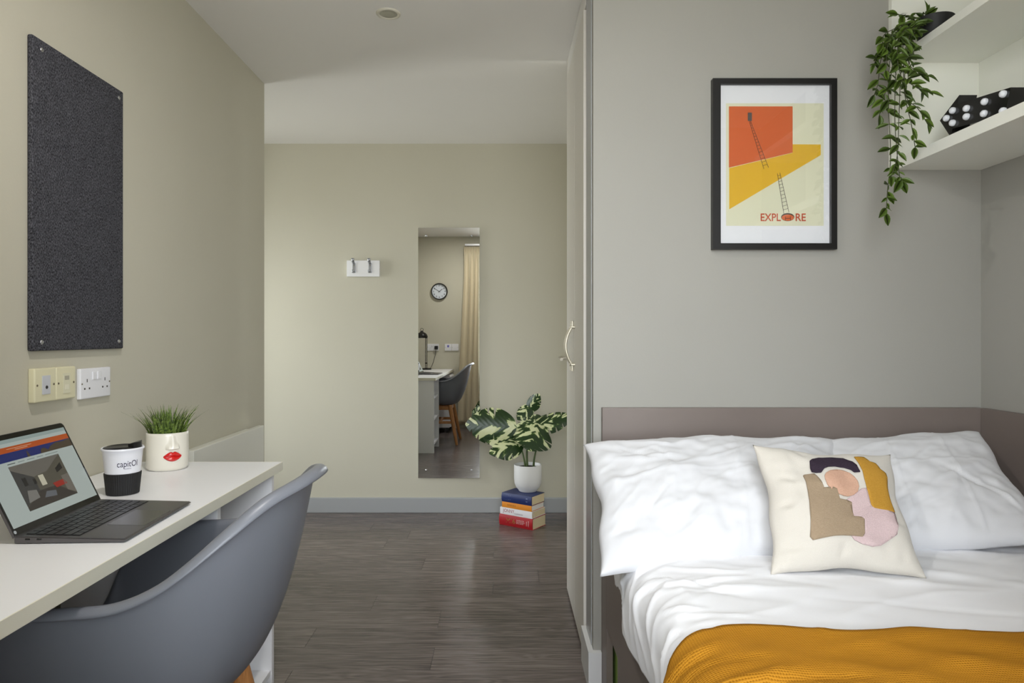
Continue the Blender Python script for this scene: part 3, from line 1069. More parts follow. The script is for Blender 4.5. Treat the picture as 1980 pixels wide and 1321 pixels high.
FX0, FX1, FY0, FY1 = 119, 946, 92, 1230       # outer frame in crop px
IX0, IX1, IY0, IY1 = 171, 907, 130, 1190
M_FRAME = mat('black_wood_frame', (22, 21, 21), rough=.4, bump=(60, .15, (1, 1, 12)))
for poly in ([(FX0, FY0), (FX1, FY0), (IX1, IY0), (IX0, IY0)], [(FX0, FY1), (IX0, IY1), (IX1, IY1), (FX1, FY1)],
             [(FX0, FY0), (IX0, IY0), (IX0, IY1), (FX0, FY1)], [(FX1, FY0), (FX1, FY1), (IX1, IY1), (IX1, IY0)]):
    bm = B(); prism(bm, poly, lambda a, b, d: fp(a, b, d), .001, .024)
    build('frame_rail', bm, M_FRAME, fr)


def flat(name, polys, d, m, parent, thick=.0004):
    bm = B()
    for poly in polys:
        prism(bm, poly, lambda a, b, dd: fp(a, b, dd), d, d + thick)
    return build(name, bm, m, parent)


def rect(a0, b0, a1, b1):
    return [(a0, b0), (a1, b0), (a1, b1), (a0, b1)]


pz = .0100
mount = flat('mount', [rect(IX0 - 8, IY0 - 8, IX1 + 8, IY1 + 8)], pz - .003, mat('white_mount', (236, 236, 238), rough=.7), fr, .003)
flat('print_sheet', [rect(215, 250, 868, 1070)], pz + .0002, mat('cream_print', (226, 224, 196), rough=.7), fr, .0004)
flat('orange_block', [[(234, 271), (660, 271), (660, 580), (234, 681)]], pz + .0008, mat('print_orange', (216, 106, 54), rough=.7), fr)
flat('yellow_block', [[(236, 684), (660, 582), (660, 525), (848, 526), (848, 597), (236, 960)]], pz + .0008, mat('print_yellow', (228, 182, 44), rough=.7), fr)
M_INK = mat('print_ink', (70, 58, 50), rough=.7)
flat('grey_opening', [rect(360, 313, 387, 369)], pz + .0014, mat('print_grey', (96, 88, 84), rough=.7), fr)


def ladder(x0, y0, w0, x1, y1, w1, n):
    """slanted ladder drawn with perspective: top (x0,y0) rail gap w0, bottom (x1,y1) gap w1"""
    polys = []

    def seg(a, b, c, d, t):
        L = math.hypot(c - a, d - b); nx, ny = -(d - b) / L * t, (c - a) / L * t
        polys.append([(a + nx, b + ny), (c + nx, d + ny), (c - nx, d - ny), (a - nx, b - ny)])
    seg(x0 - w0 / 2, y0 + w0 * .15, x1 - w1 / 2, y1 + w1 * .15, 1.3)
    seg(x0 + w0 / 2, y0 - w0 * .15, x1 + w1 / 2, y1 - w1 * .15, 1.3)
    for k in range(1, n):
        t = (k / n) ** 1.15
        cx, cy, w = x0 + (x1 - x0) * t, y0 + (y1 - y0) * t, w0 + (w1 - w0) * t
        seg(cx - w / 2, cy + w * .15, cx + w / 2, cy - w * .15, 1.2)
    return polys


flat('upper_ladder', ladder(374, 370, 8, 483, 686, 31, 16), pz + .0014, M_INK, fr)
flat('lower_ladder', ladder(566, 718, 17, 618, 985, 34, 12), pz + .0014, M_INK, fr)
flat('hole_rim', [ell(627, 1012, 44, 27, 0)], pz + .0012, mat('print_dark', (66, 56, 50), rough=.7), fr, .0003)
flat('hole_floor', [[p for p in ell(627, 1016, 41, 21, 0)]], pz + .0016, MATS['print_orange'], fr, .0003)
flat('hole_ladder', [rect(609, 1008, 612, 1034), rect(643, 1008, 646, 1034), rect(609, 1019, 646, 1022)], pz + .0020, M_INK, fr)
cap = 50 / .2876 * .2876
for body, x0, x1 in (('EXPL', 446, 580), ('RE', 680, 748)):
    tb = text_bm(body, 1.0, bold=.012)
    lo = min(v.co.x for v in tb.verts); hi = max(v.co.x for v in tb.verts); top = max(v.co.y for v in tb.verts)
    bm_map(tb, lambda c: fp(x0 + (c.x - lo) / (hi - lo) * (x1 - x0), 1038 - c.y / top * 50, pz + .0016))
    build('lettering', tb, mat('print_rust', (196, 78, 38), rough=.7), fr)
bm = B(); prism(bm, rect(IX0 - 6, IY0 - 6, IX1 + 6, IY1 + 6), lambda a, b, d: fp(a, b, d), .0135, .0150)
build('glazing', bm, M_GLASS, fr)

# ------------------------------------------------------------------ wall shelf above the bed
SX0 = 1.262
sh = thing('wall_shelf', 'white open wall shelf unit over the bed corner', 'shelf', (1.41, 1.6, 1.683))
SY1 = YBED - .001
bm = B(); box(bm, 1.252, XR - .001, SY1 - .019, SY1, 1.683, ZC - .004, .001)
build('side_panel', bm, M_SHELF, sh)
bm = B(); box(bm, XR - .021, XR - .001, .95, SY1 - .019, 1.70, ZC - .004, .001)
build('back_panel', bm, M_SHELF, sh)
for zz, th_ in ((1.683, .034), (2.024, .026)):
    bm = B(); box(bm, SX0 + .012, XR - .001 if zz < 1.8 else XR - .021, .95, SY1 - .019, zz, zz + th_, .001)
    build('shelf_board', bm, M_SHELF, sh)
SHZ, SHZ2 = 1.717, 2.050

# ---- black arrow light box
AX = 1.315
ar = thing('arrow_light', 'black arrow-shaped marquee light with white bulbs on the shelf', 'light', (AX + .03, 1.9, SHZ))
tip_, tail_ = Vector((2.071, 1.797)), Vector((1.785, 1.757))     # (y, z) of tip and tail centre


def ap(a, b, d):            # a = y (toward the camera smaller), b = height; leans back a little
    return Vector((AX + d + (b - SHZ) * .12, a, b))


adir = (tail_ - tip_).normalized(); aper = Vector((-adir.y, adir.x)) * (-1 if adir.x < 0 else 1)
M_GLOSSB = mat('gloss_black', (14, 13, 13), rough=.18)
outl = [tuple(tip_ + adir * l_ + aper * h_) for l_, h_ in ((0, 0), (.072, .060), (.072, .035), (.288, .035), (.288, -.035), (.072, -.035), (.072, -.060))]
bm = B(); prism(bm, outl, ap, 0, .052)
build('body', bm, M_GLOSSB, ar)
M_BULB = mat('opal_bulb', (236, 238, 244), rough=.3)
for (px, py) in ((1844, 214), (1832, 229), (1844, 238), (1871, 210), (1871, 226), (1906, 197), (1905, 220), (1942, 182), (1942, 215)):
    yy = AX * F / (px - CX)
    zz = HC - (py - CY) * yy / F
    yy = (AX + (zz - SHZ) * .12) * F / (px - CX)
    zz = HC - (py - CY) * yy / F
    c = ap(yy, zz, 0)
    bm = B(); lathe(bm, [(.0092, .0), (.0098, .004), (.0085, .009), (.005, .012), (0, .013)], c, 16, axis=(-1, 0, .1))
    build('bulb', bm, M_BULB, ar, smooth=True)
bm = B(); box(bm, 1.36, 1.50, 1.72, 1.955, SHZ, SHZ + .014, .001)
tag(build('paper_pad', bm, mat('paper_white', (228, 226, 214), rough=.8)), 'white paper pad lying under the arrow light on the shelf', 'paper')

# ---- trailing plant
tp = thing('trailing_plant', 'trailing artificial plant with small green leaves in a black pot on the top shelf', 'plant', (1.325, 2.10, SHZ2))
bm = B(); lathe(bm, [(0, 0), (.036, 0), (.045, .012), (.052, .045), (.056, .066), (.053, .066), (.048, .050), (0, .050)], (1.325, 2.10, SHZ2), 32)
build('pot', bm, M_RUBBER, tp, smooth=True, angle=50)


def leaf_mat(name, c1, c2, rnd=.35):
    m = bpy.data.materials.new(name); m.use_nodes = True
    n, l = m.node_tree.nodes, m.node_tree.links
    b = n['Principled BSDF']; b.inputs['Roughness'].default_value = .45
    oi = n.new('ShaderNodeObjectInfo'); tc = n.new('ShaderNodeTexCoord')
    nz = n.new('ShaderNodeTexNoise'); nz.inputs['Scale'].default_value = 60
    ad = n.new('ShaderNodeMath'); ad.operation = 'MULTIPLY_ADD'; ad.inputs[1].default_value = .7
    mx = n.new('ShaderNodeMix'); mx.data_type = 'RGBA'
    mx.inputs[6].default_value = rgb(c1); mx.inputs[7].default_value = rgb(c2)
    s = n.new('ShaderNodeMath'); s.operation = 'MULTIPLY'; s.inputs[1].default_value = .6
    l.new(tc.outputs['Object'], nz.inputs[0]); l.new(nz.outputs[0], s.inputs[0])
    l.new(oi.outputs['Random'], ad.inputs[0]); l.new(s.outputs[0], ad.inputs[2])
    l.new(ad.outputs[0], mx.inputs[0]); l.new(mx.outputs[2], b.inputs['Base Color'])
    return m


M_VLEAF = leaf_mat('vine_leaf', (34, 50, 16), (92, 118, 38))
M_VSTEM = mat('vine_stem', (58, 62, 34), rough=.6)


def leaf_mesh(fold, droop, wid=.34):
    bm = B()
    prof = [(0, .0), (.12, .55), (.3, .93), (.48, 1.0), (.68, .78), (.85, .42), (1.0, 0)]
    mid = []; lf = []; rt = []
    for t, w in prof:
        z = -droop * t * t
        mid.append(bm.verts.new((t, 0, z)))
        lf.append(bm.verts.new((t, w * wid, z + fold * w)) if w > 0 else mid[-1])
        rt.append(bm.verts.new((t, -w * wid, z + fold * w)) if w > 0 else mid[-1])
    for i in range(len(prof) - 1):
        for e in (lf, rt):
            q = [mid[i], mid[i + 1], e[i + 1], e[i]]
            u_ = []
            for v in q:
                if v not in u_:
                    u_.append(v)
            if len(u_) >= 3:
                bm.faces.new(u_)
    me = bpy.data.meshes.new('leaf'); bm.to_mesh(me); bm.free()
    for p in me.polygons:
        p.use_smooth = True
    me.materials.append(M_VLEAF)
    return me


LM = [leaf_mesh(.06, .12, .25), leaf_mesh(.10, .2, .28), leaf_mesh(.03, .26, .22)]
rv = random.Random(23)
leaf_n = 0


def add_leaf(p, d, up, size):
    global leaf_n
    d = d.normalized()
    y = up.cross(d)
    if y.length < .1:
        y = Vector((1, 0, 0)).cross(d)
    y.normalize(); z = d.cross(y)
    o = bpy.data.objects.new('leaf', LM[leaf_n % 3])
    o.matrix_local = Matrix.Translation(p - tp.location) @ Matrix((d, y, z)).transposed().to_4x4() @ Matrix.Scale(size, 4)
    COL.objects.link(o); o.parent = tp
    leaf_n += 1


# strands traced down the photograph: (pixel path), distances hanging just in front of the shelf edge
strands = [
    ([(1775, 40), (1745, 55), (1722, 110), (1718, 200), (1722, 300), (1716, 370), (1713, 415)], 2.08, 2.00, 26),
    ([(1780, 42), (1735, 60), (1705, 110), (1698, 160), (1690, 185)], 2.10, 2.05, 15),
    ([(1778, 45), (1750, 70), (1742, 140), (1738, 230), (1735, 300), (1722, 345)], 2.08, 1.97, 20),
    ([(1785, 45), (1760, 70), (1758, 120), (1772, 138), (1795, 148)], 2.06, 1.94, 12),
    ([(1783, 45), (1764, 80), (1756, 150), (1775, 170), (1800, 178)], 2.06, 1.93, 13),
    ([(1782, 46), (1756, 90), (1750, 180), (1775, 210), (1795, 242)], 2.06, 1.94, 15),
    ([(1780, 46), (1752, 90), (1748, 170), (1762, 240), (1770, 288)], 2.06, 1.96, 15),
    ([(1776, 44), (1735, 80), (1722, 150), (1708, 190), (1700, 225)], 2.09, 2.03, 14),
    ([(1776, 44), (1728, 70), (1700, 100), (1690, 125)], 2.09, 2.06, 13),
    ([(1776, 44), (1738, 100), (1730, 220), (1738, 330), (1744, 352)], 2.08, 1.98, 18),
    ([(1780, 38), (1752, 30), (1735, 28)], 2.10, 2.08, 8),
    ([(1785, 38), (1790, 28), (1792, 20)], 2.11, 2.10, 6),
    ([(1785, 44), (1760, 45), (1712, 65), (1706, 90)], 2.08, 2.02, 14),
    ([(1785, 44), (1765, 55), (1750, 100), (1758, 110), (1768, 98)], 2.04, 1.96, 10),
    ([(1780, 44), (1740, 50), (1718, 80), (1712, 140)], 2.07, 2.0, 14),
    ([(1780, 44), (1745, 62), (1735, 110), (1745, 160)], 2.04, 1.96, 14),
]
for pts, ya, yb_, nl in strands:
    n_ = len(pts)
    P3 = [np.array(W(px, py, ya + (yb_ - ya) * min(1.0, (i / (n_ - 1)) * 1.6))) for i, (px, py) in enumerate(pts)]
    cr = [Vector(p) for p in catmull(P3, 6)]
    bm = B(); tube(bm, cr, .0011, 5)
    build('stem', bm, M_VSTEM, tp, smooth=True)
    for k in range(nl):
        t = (k + .7) / nl
        i = min(int(t * (len(cr) - 1)), len(cr) - 2)
        p = cr[i].lerp(cr[i + 1], t * (len(cr) - 1) - i)
        tang = (cr[i + 1] - cr[i]).normalized()
        side = Vector((1, 0, 0)) * (1 if k % 2 else -1) * rv.uniform(.5, 1) + Vector((0, -1, 0)) * rv.uniform(-.3, .9) + Vector((0, 0, -1)) * rv.uniform(-.3, .6)
        d = side + tang * rv.uniform(.2, .9)
        if k == nl - 1:
            d = tang + side * .3
        up = Vector((rv.uniform(-.6, .6), -.8, rv.uniform(.1, .9)))
        sz = rv.choice((.020, .030, .035, .039, .042))
        add_leaf(p, d, up, sz)
        if k % 2 == 0:
            add_leaf(p, -side * .8 + tang * rv.uniform(.1, .9), up, rv.uniform(.016, .031))

# ------------------------------------------------------------------ laptop
M_ALU = mat('space_grey_aluminium', (112, 110, 112), rough=.34, metal=.9)
M_KEY = mat('key_black', (24, 24, 26), rough=.45)
lp = thing('laptop', 'open space-grey laptop showing a web page on the desk', 'laptop', (-.845, 1.474, DZ), rz=math.radians(2.2))
# local axes: x -> toward the sitter (+), y -> across (far +), z up
LD, LWD = .212, .304
bm = B()
prof = [(-LD / 2, .0015), (-LD / 2, .0155), (LD / 2 - .004, .0085), (LD / 2, .006), (LD / 2 - .003, .0025)]
prism(bm, prof, lambda a, b, d: Vector((a, d, b)), -LWD / 2, LWD / 2)
es = [e for e in bm.edges if abs(e.verts[0].co.y - e.verts[1].co.y) < 1e-5 and abs(e.verts[0].co.z - e.verts[1].co.z) > .004]
bmesh.ops.bevel(bm, geom=es, offset=.002, segments=2, affect='EDGES')
build('base', bm, M_ALU, lp, world=False)


def deck(x):
    return .0155 + (.0085 - .0155) * (x + LD / 2) / (LD - .004)


bm = B()
a0, a1 = -.092, .012
prism(bm, [(a0, -.140), (a1, -.140), (a1, .140), (a0, .140)], lambda a, b, d: Vector((a, b, deck(a) + d)), -.0005, .0003)
build('keyboard_well', bm, M_KEY, lp, world=False)
bm = B(); kr = 6
for r_ in range(kr):
    xa = a0 + .0015 + r_ * (a1 - a0) / kr; xb = xa + (a1 - a0) / kr - .003
    widths = [1] * 14 if r_ < 5 else [1, 1, 1, 1.25, 5, 1.25, 1, 1, 1, 1]
    if r_ == 2: widths = [1.5] + [1] * 12 + [1]
    if r_ == 3: widths = [1.8] + [1] * 11 + [1.8]
    if r_ == 4: widths = [2.4] + [1] * 10 + [2.4]
    tot = sum(widths); y = -.139
    for w_ in widths:
        yw = w_ / tot * .278
        prism(bm, [(xa, y + .0013), (xb, y + .0013), (xb, y + yw - .0013), (xa, y + yw - .0013)], lambda a, b, d: Vector((a, b, deck(a) + d)), .0003, .0014)
        y += yw
ks = build('keys', bm, mat('keycap', (34, 34, 37), rough=.35), lp, world=False)
bm = B()
prism(bm, [(.022, -.060), (.098, -.060), (.098, .060), (.022, .060)], lambda a, b, d: Vector((a, b, deck(a) + d)), -.0002, .0003)
build('trackpad', bm, mat('trackpad_grey', (104, 102, 104), rough=.25, metal=.8), lp, world=False)
bm = B()
for x in (-.080, -.058):
    tube(bm, [(x - .004, -LWD / 2 - .0002, .009), (x + .004, -LWD / 2 - .0002, .009)], .0016, 8)
build('port', bm, M_BLACK, lp, world=False)
# screen
TILT = math.radians(26)
HX, HZ = -LD / 2 + .002, .0125
SHh = .206


def sp(u, v, d):
    """u 0..1 near->far, v metres up the lid, d metres out of the glass"""
    return Vector((HX - math.sin(TILT) * v + math.cos(TILT) * d, -LWD / 2 + u * LWD, HZ + math.cos(TILT) * v + math.sin(TILT) * d))


rr = .010
outl = []
for (cu0, cv0, a_) in ((1 - rr / LWD, SHh - rr, 0), (rr / LWD, SHh - rr, 90)):
    for k in range(6):
        t = math.radians(a_ + k * 18)
        outl.append((cu0 + math.cos(t) * rr / LWD, cv0 + math.sin(t) * rr))
outl += [(0, 0), (1, 0)]
bm = B(); prism(bm, outl, sp, -.0045, 0)
lid = build('lid', bm, M_ALU, lp, world=False)
bm = B(); prism(bm, [(.5 + (u - .5) * .985, .002 + v * .985) for u, v in outl], sp, 0, .0006)
build('bezel', bm, mat('black_glass', (8, 8, 9), rough=.08), lid, world=False)


SCR = 1.0 / (2 ** EXPOSURE) * .50


def emis(name, c, k=1.0):
    if name in MATS:
        return MATS[name]
    m = mat(name, (4, 4, 4), rough=.15)
    b = m.node_tree.nodes['Principled BSDF']
    b.inputs['Emission Color'].default_value = rgb(c); b.inputs['Emission Strength'].default_value = SCR * k
    return m


V0, V1, U0, U1 = .016, .194, .022, .978      # lit panel


def sc(u, v, d):
    return sp(U0 + (U1 - U0) * u, V0 + (V1 - V0) * v, d)


def lit(name, polys, d, c, parent, k=1.0):
    bm = B()
    for poly in polys:
        prism(bm, poly, sc, d, d + .0001)
    return build(name, bm, emis('screen_' + name, c, k), parent, world=False)


scr = lit('display', [rect(0, 0, 1, 1)], .0007, (202, 214, 208), lid)
lit('tab_bar', [rect(0, .955, 1, 1)], .0009, (172, 190, 186), lid)
lit('orange_banner', [rect(0, .84, 1, .91)], .0009, (206, 92, 30), lid)
lit('blue_header', [rect(0, .735, 1, .84)], .0009, (24, 42, 118), lid)
lit('header_skyline', [[(.60, .735), (.62, .79), (.66, .80), (.70, .76), (.74, .80), (.82, .83), (.90, .82), (.98, .835), (1, .83), (1, .735)], [(.45, .735), (.46, .79), (.468, .82), (.476, .79), (.486, .735)]], .0010, (84, 70, 54), lid)
lit('url_text', [rect(.03, .925, .20, .932)], .0010, (110, 120, 118), lid)
lit('banner_text', [rect(.28, .880, .55, .886), rect(.36, .861, .50, .868)], .0010, (240, 190, 160), lid)
lit('menu_text', [rect(.22, .700, .30, .709)], .0010, (70, 80, 80), lid)
lit('menu_text_pale', [rect(.33, .700, .40, .708), rect(.43, .700, .51, .708), rect(.54, .700, .61, .708), rect(.64, .700, .79, .708)], .0010, (140, 152, 150), lid)
# room picture on the page
pu0, pu1, pv0, pv1 = .215, .785, .115, .675


def pic(poly):
    return [(pu0 + (pu1 - pu0) * a, pv0 + (pv1 - pv0) * b) for a, b in poly]


lit('photo_wall', [pic(rect(0, 0, 1, 1))], .0009, (96, 92, 80), lid)
lit('photo_ceiling', [pic([(0, 1), (1, 1), (.62, .70), (.34, .66), (0, .92)])], .0010, (120, 116, 108), lid)
lit('photo_left_wall', [pic([(0, .92), (.34, .66), (.34, .34), (0, .1)])], .0010, (70, 70, 70), lid)
lit('photo_floor', [pic([(0, 0), (1, 0), (.68, .34), (.34, .34), (0, .08)])], .0010, (64, 58, 54), lid)
lit('photo_window', [pic(rect(.42, .42, .52, .66))], .0011, (226, 222, 196), lid)
lit('photo_bed', [pic([(.62, .40), (.85, .42), (.90, .30), (.66, .28)])], .0011, (176, 40, 30), lid)
lit('photo_rug', [pic([(.36, .16), (.60, .12), (.62, .24), (.44, .28)])], .0011, (112, 116, 122), lid)
lit('photo_desk', [pic([(.06, .16), (.28, .2), (.28, .38), (.12, .42)])], .0011, (140, 138, 132), lid)
lit('photo_poster', [pic(rect(.12, .52, .19, .70)), pic(rect(.30, .50, .35, .62)), pic([(.80, .60), (.94, .66), (.94, .80), (.80, .70)])], .0012, (26, 26, 30), lid)
lit('photo_shelves', [pic([(.84, .16), (1, .04), (1, .52), (.84, .50)])], .0011, (128, 122, 112), lid)
disc_bm = B(); lathe(disc_bm, [(0, .0004), (.0035, .0004), (.0035, 0), (0, 0)], sp(.02, .009, .0006), 12, axis=(math.cos(TILT), 0, math.sin(TILT)))
build('corner_logo', disc_bm, emis('screen_logo', (200, 205, 205)), lid, world=False)

# ------------------------------------------------------------------ travel cup
cp0 = Vector((-.974, 1.748, DZ))
cup = thing('travel_cup', 'white takeaway cup with black lid and ribbed black sleeve on the desk', 'cup', cp0)
R0, R1, CH = .0355, .0470, .118


def cr_(z):
    return R0 + (R1 - R0) * z / CH


bm = B(); lathe(bm, [(0, 0), (R0 - .003, 0), (R0, .003), (cr_(.058), .058), (cr_(.113), .113), (R1 + .0022, .1135), (R1 + .003, .1165), (R1 + .0015, .119), (R1 - .002, .118), (R1 - .004, .108), (0, .106)], cp0, 56)
build('body', bm, mat('white_cup_plastic', (236, 236, 242), rough=.28), cup, smooth=True, angle=50)
bm = B()
nrib = 100
rings = []
for z, e in ((.0005, .0002), (.0015, .0018), (.054, .0018), (.0555, .0002)):
    rings.append([bm.verts.new(cp0 + Vector((math.cos(2 * PI * k / nrib), math.sin(2 * PI * k / nrib), 0)) * (cr_(z) + e + (.0007 if k % 2 and .001 < z < .055 else 0)) + Vector((0, 0, z))) for k in range(nrib)])
for a, b in zip(rings, rings[1:]):
    for k in range(nrib):
        bm.faces.new((a[k], a[(k + 1) % nrib], b[(k + 1) % nrib], b[k]))
build('sleeve', bm, M_RUBBER, cup)
bm = B(); lathe(bm, [(R1 - .0022, .112), (R1 - .003, .1195), (.036, .122), (.033, .1205), (0, .1205)], cp0, 48)
sx_ = Vector((.86, .1, 0)).normalized()
q0 = cp0 + sx_ * .031 + Vector((0, 0, .1195))
pts2 = []
for k in range(15):
    t = -1 + 2 * k / 14
    pts2.append((t * .75, .030 + .0))
nn = 14
top = []; bot = []
for side in (0, 1):
    rad = .0435 if side == 0 else .020
    for k in range(nn + 1):
        an = math.atan2(sx_.y, sx_.x) + (-.62 + 1.24 * k / nn)
        r_ = rad if side == 0 else rad / math.cos(an - math.atan2(sx_.y, sx_.x)) * .9
        hgt = .1325 if side == 0 else .1275
        top.append(bm.verts.new(cp0 + Vector((math.cos(an) * r_, math.sin(an) * r_, hgt))))
        bot.append(bm.verts.new(cp0 + Vector((math.cos(an) * r_ * 1.01, math.sin(an) * r_ * 1.01, .1195))))
ordr = list(range(nn + 1)) + list(range(2 * nn + 1, nn, -1))
tv = [top[i] for i in ordr]; bv = [bot[i] for i in ordr]
bm.faces.new(tv)
for i in range(len(tv)):
    j = (i + 1) % len(tv)
    bm.faces.new((tv[i], bv[i], bv[j], tv[j]))
build('lid', bm, M_BLACK, cup, smooth=True, angle=35)
view_a = math.atan2(-cp0.y, -cp0.x)


def on_cone(c, x0, zc, ang):
    z = zc + c.y
    r_ = cr_(z) + .0004
    a_ = ang + (c.x - x0) / r_
    return cp0 + Vector((math.cos(a_) * r_, math.sin(a_) * r_, z))


for body, size, wid, zc, m_ in (('capitOl', .022, .049, .074, mat('logo_navy', (38, 34, 62), rough=.4)), ('students', .0055, .016, .0675, mat('logo_grey', (120, 118, 140), rough=.4))):
    tb = text_bm(body, size)
    lo = min(v.co.x for v in tb.verts); hi = max(v.co.x for v in tb.verts)
    k_ = wid / (hi - lo)
    for v in tb.verts:
        v.co.x = (v.co.x - lo) * k_
    cut_grid(tb, .004, (0,))
    bm_map(tb, lambda c: on_cone(c, wid / 2, zc, view_a + math.radians(15)))
    build('logo', tb, m_, cup)

# ------------------------------------------------------------------ face planter with grass
gp0 = Vector((-1.022, 2.078, DZ))
pt = thing('grass_planter', 'artificial grass in a cream pot with a moulded nose and red lips', 'plant', gp0)
GR, GH = .0585, .113
bm = B(); lathe(bm, [(0, .0), (GR - .010, 0), (GR - .004, .002), (GR, .010), (GR + .0008, .05), (GR + .0005, .105), (GR, GH - .001), (GR - .0015, GH), (GR - .005, GH - .002), (GR - .006, .09), (0, .09)], gp0, 64)
M_CERAM = mat('cream_ceramic', (232, 227, 214), rough=.22, coat=.4)
build('pot', bm, M_CERAM, pt, smooth=True, angle=60)
fa = math.atan2(-gp0.y, -gp0.x) + math.radians(14)


def on_pot(a, z, d):
    r_ = GR + .0008 + d
    an = fa + a / GR
    return gp0 + Vector((math.cos(an) * r_, math.sin(an) * r_, z))


# nose: height field
NU, NV = 30, 34
Pn = []
for i in range(NU):
    row_ = []
    for j in range(NV):
        a = -.022 + .044 * i / (NU - 1); t = j / (NV - 1); z = .0635 + .048 * t
        wb_ = .0052 + .0075 * (1 - t) ** 1.6
        ridge = math.exp(-(a / wb_) ** 2) * (.0025 + .0115 * (1 - t) ** 1.2) * float(smoothstep(1.0, .8, t)) if t > .80 else math.exp(-(a / wb_) ** 2) * (.0025 + .0115 * (1 - t) ** 1.2)
        tipz = math.exp(-((z - .0695) / .008) ** 2)
        nostr = sum(math.exp(-(((a - s * .0118) / .0055) ** 2)) for s in (-1, 1)) * tipz * .0065
        under = float(smoothstep(.0635, .0675, z))
        edge = float(smoothstep(.022, .018, abs(a))) if abs(a) > .018 else 1.0
        d = (ridge + nostr) * under * edge
        row_.append(on_pot(a, z, d - .0006))
    Pn.append(row_)
bm = B(); grid(bm, Pn)
build('nose', bm, M_CERAM, pt, smooth=True)
# lips: height field with cupid's bow
NU, NV = 40, 26
Pl = []
for i in range(NU):
    row_ = []
    x = -1 + 2 * i / (NU - 1)
    w = max(1 - abs(x) ** 1.7, 0)
    zt = .0450 + .0150 * w - .0035 * math.exp(-(x / .14) ** 2)
    zb = .0450 - .0155 * (max(1 - x * x, 0)) ** .8
    zm = .0445 + .0012 * math.cos(x * 6)
    for j in range(NV):
        t = j / (NV - 1)
        z = zb + (zt - zb) * t
        tm = (zm - zb) / max(zt - zb, 1e-5)
        if t < tm:
            q = t / max(tm, 1e-4)
        else:
            q = (t - tm) / max(1 - tm, 1e-4)
        bulge = math.sin(PI * min(max(q, 0), 1)) ** .7
        d = (.0065 * bulge) * (w ** .5) + .0004 - (.0008 if w < .02 else 0)
        row_.append(on_pot(x * .0262, z, d))
    Pl.append(row_)
bm = B(); grid(bm, Pl)
build('lips', bm, mat('red_glaze', (206, 26, 24), rough=.15, coat=.6), pt, smooth=True)
bm = B(); lathe(bm, [(GR - .006, .100), (.03, .103), (0, .104)], gp0, 32)
build('soil', bm, mat('dark_soil', (36, 34, 24), rough=.9), pt)
rg = random.Random(5)
bm = B()
for k in range(190):
    a = rg.uniform(0, 2 * PI); r_ = GR * .8 * math.sqrt(rg.random())
    p = gp0 + Vector((math.cos(a) * r_, math.sin(a) * r_, .098))
    lean = r_ / GR * rg.uniform(.6, 1.7) + rg.uniform(-.1, .2)
    L = rg.uniform(.055, .100) if rg.random() < .85 else rg.uniform(.085, .105)
    od = Vector((math.cos(a + rg.uniform(-.6, .6)), math.sin(a + rg.uniform(-.6, .6)), 0))
    sd = od.cross(Vector((0, 0, 1))).normalized()
    if rg.random() < .6:
        sd = (sd + Vector((1, .4, 0)) * rg.uniform(-1, 1)).normalized()
    w = rg.uniform(.0026, .0046)
    prev = None
    nseg = 5
    for s in range(nseg + 1):
        t = s / nseg
        c = p + od * (L * lean * .62 * t ** 1.5) + Vector((0, 0, 1)) * (L * (t - .12 * lean * t * t))
        ww = w * (1 - t ** 1.6) + .0001
        cur = (bm.verts.new(c - sd * ww), bm.verts.new(c + sd * ww + od * .0006))
        if prev:
            bm.faces.new((prev[0], prev[1], cur[1], cur[0]))
        prev = cur


def grass_mat():
    m = mat('grass_blades', (62, 88, 34), rough=.5)
    n, l = m.node_tree.nodes, m.node_tree.links
    tc = n.new('ShaderNodeTexCoord'); nz = n.new('ShaderNodeTexNoise'); nz.inputs['Scale'].default_value = 140
    rp = n.new('ShaderNodeValToRGB'); rp.color_ramp.elements[0].position = .35; rp.color_ramp.elements[0].color = rgb((40, 62, 22))
    rp.color_ramp.elements[1].position = .68; rp.color_ramp.elements[1].color = rgb((128, 152, 62))
    l.new(tc.outputs['Object'], nz.inputs[0]); l.new(nz.outputs[0], rp.inputs[0]); l.new(rp.outputs[0], n['Principled BSDF'].inputs['Base Color'])
    return m


gr_ = build('grass', bm, grass_mat(), pt)
gr_['kind'] = 'stuff'

# ------------------------------------------------------------------ shell chair
CYC = 1.435
ch = thing('shell_chair', 'grey moulded tub chair with oak legs pushed up to the desk', 'chair', (-.70, CYC, 0))
half = [(-.955, 0, .452), (-.957, .13, .456), (-.955, .215, .485), (-.945, .258, .56), (-.912, .274, .632), (-.85, .279, .664), (-.75, .278, .672), (-.665, .272, .678),
        (-.600, .262, .703), (-.550, .244, .742), (-.500, .212, .790), (-.455, .160, .832), (-.420, .085, .851), (-.408, 0, .858)]
half = [(x, y * .965, z) for x, y, z in half]
loop = half + [(x, -y, z) for x, y, z in reversed(half[1:-1])]
rim = catmull(loop, 5, closed=True)
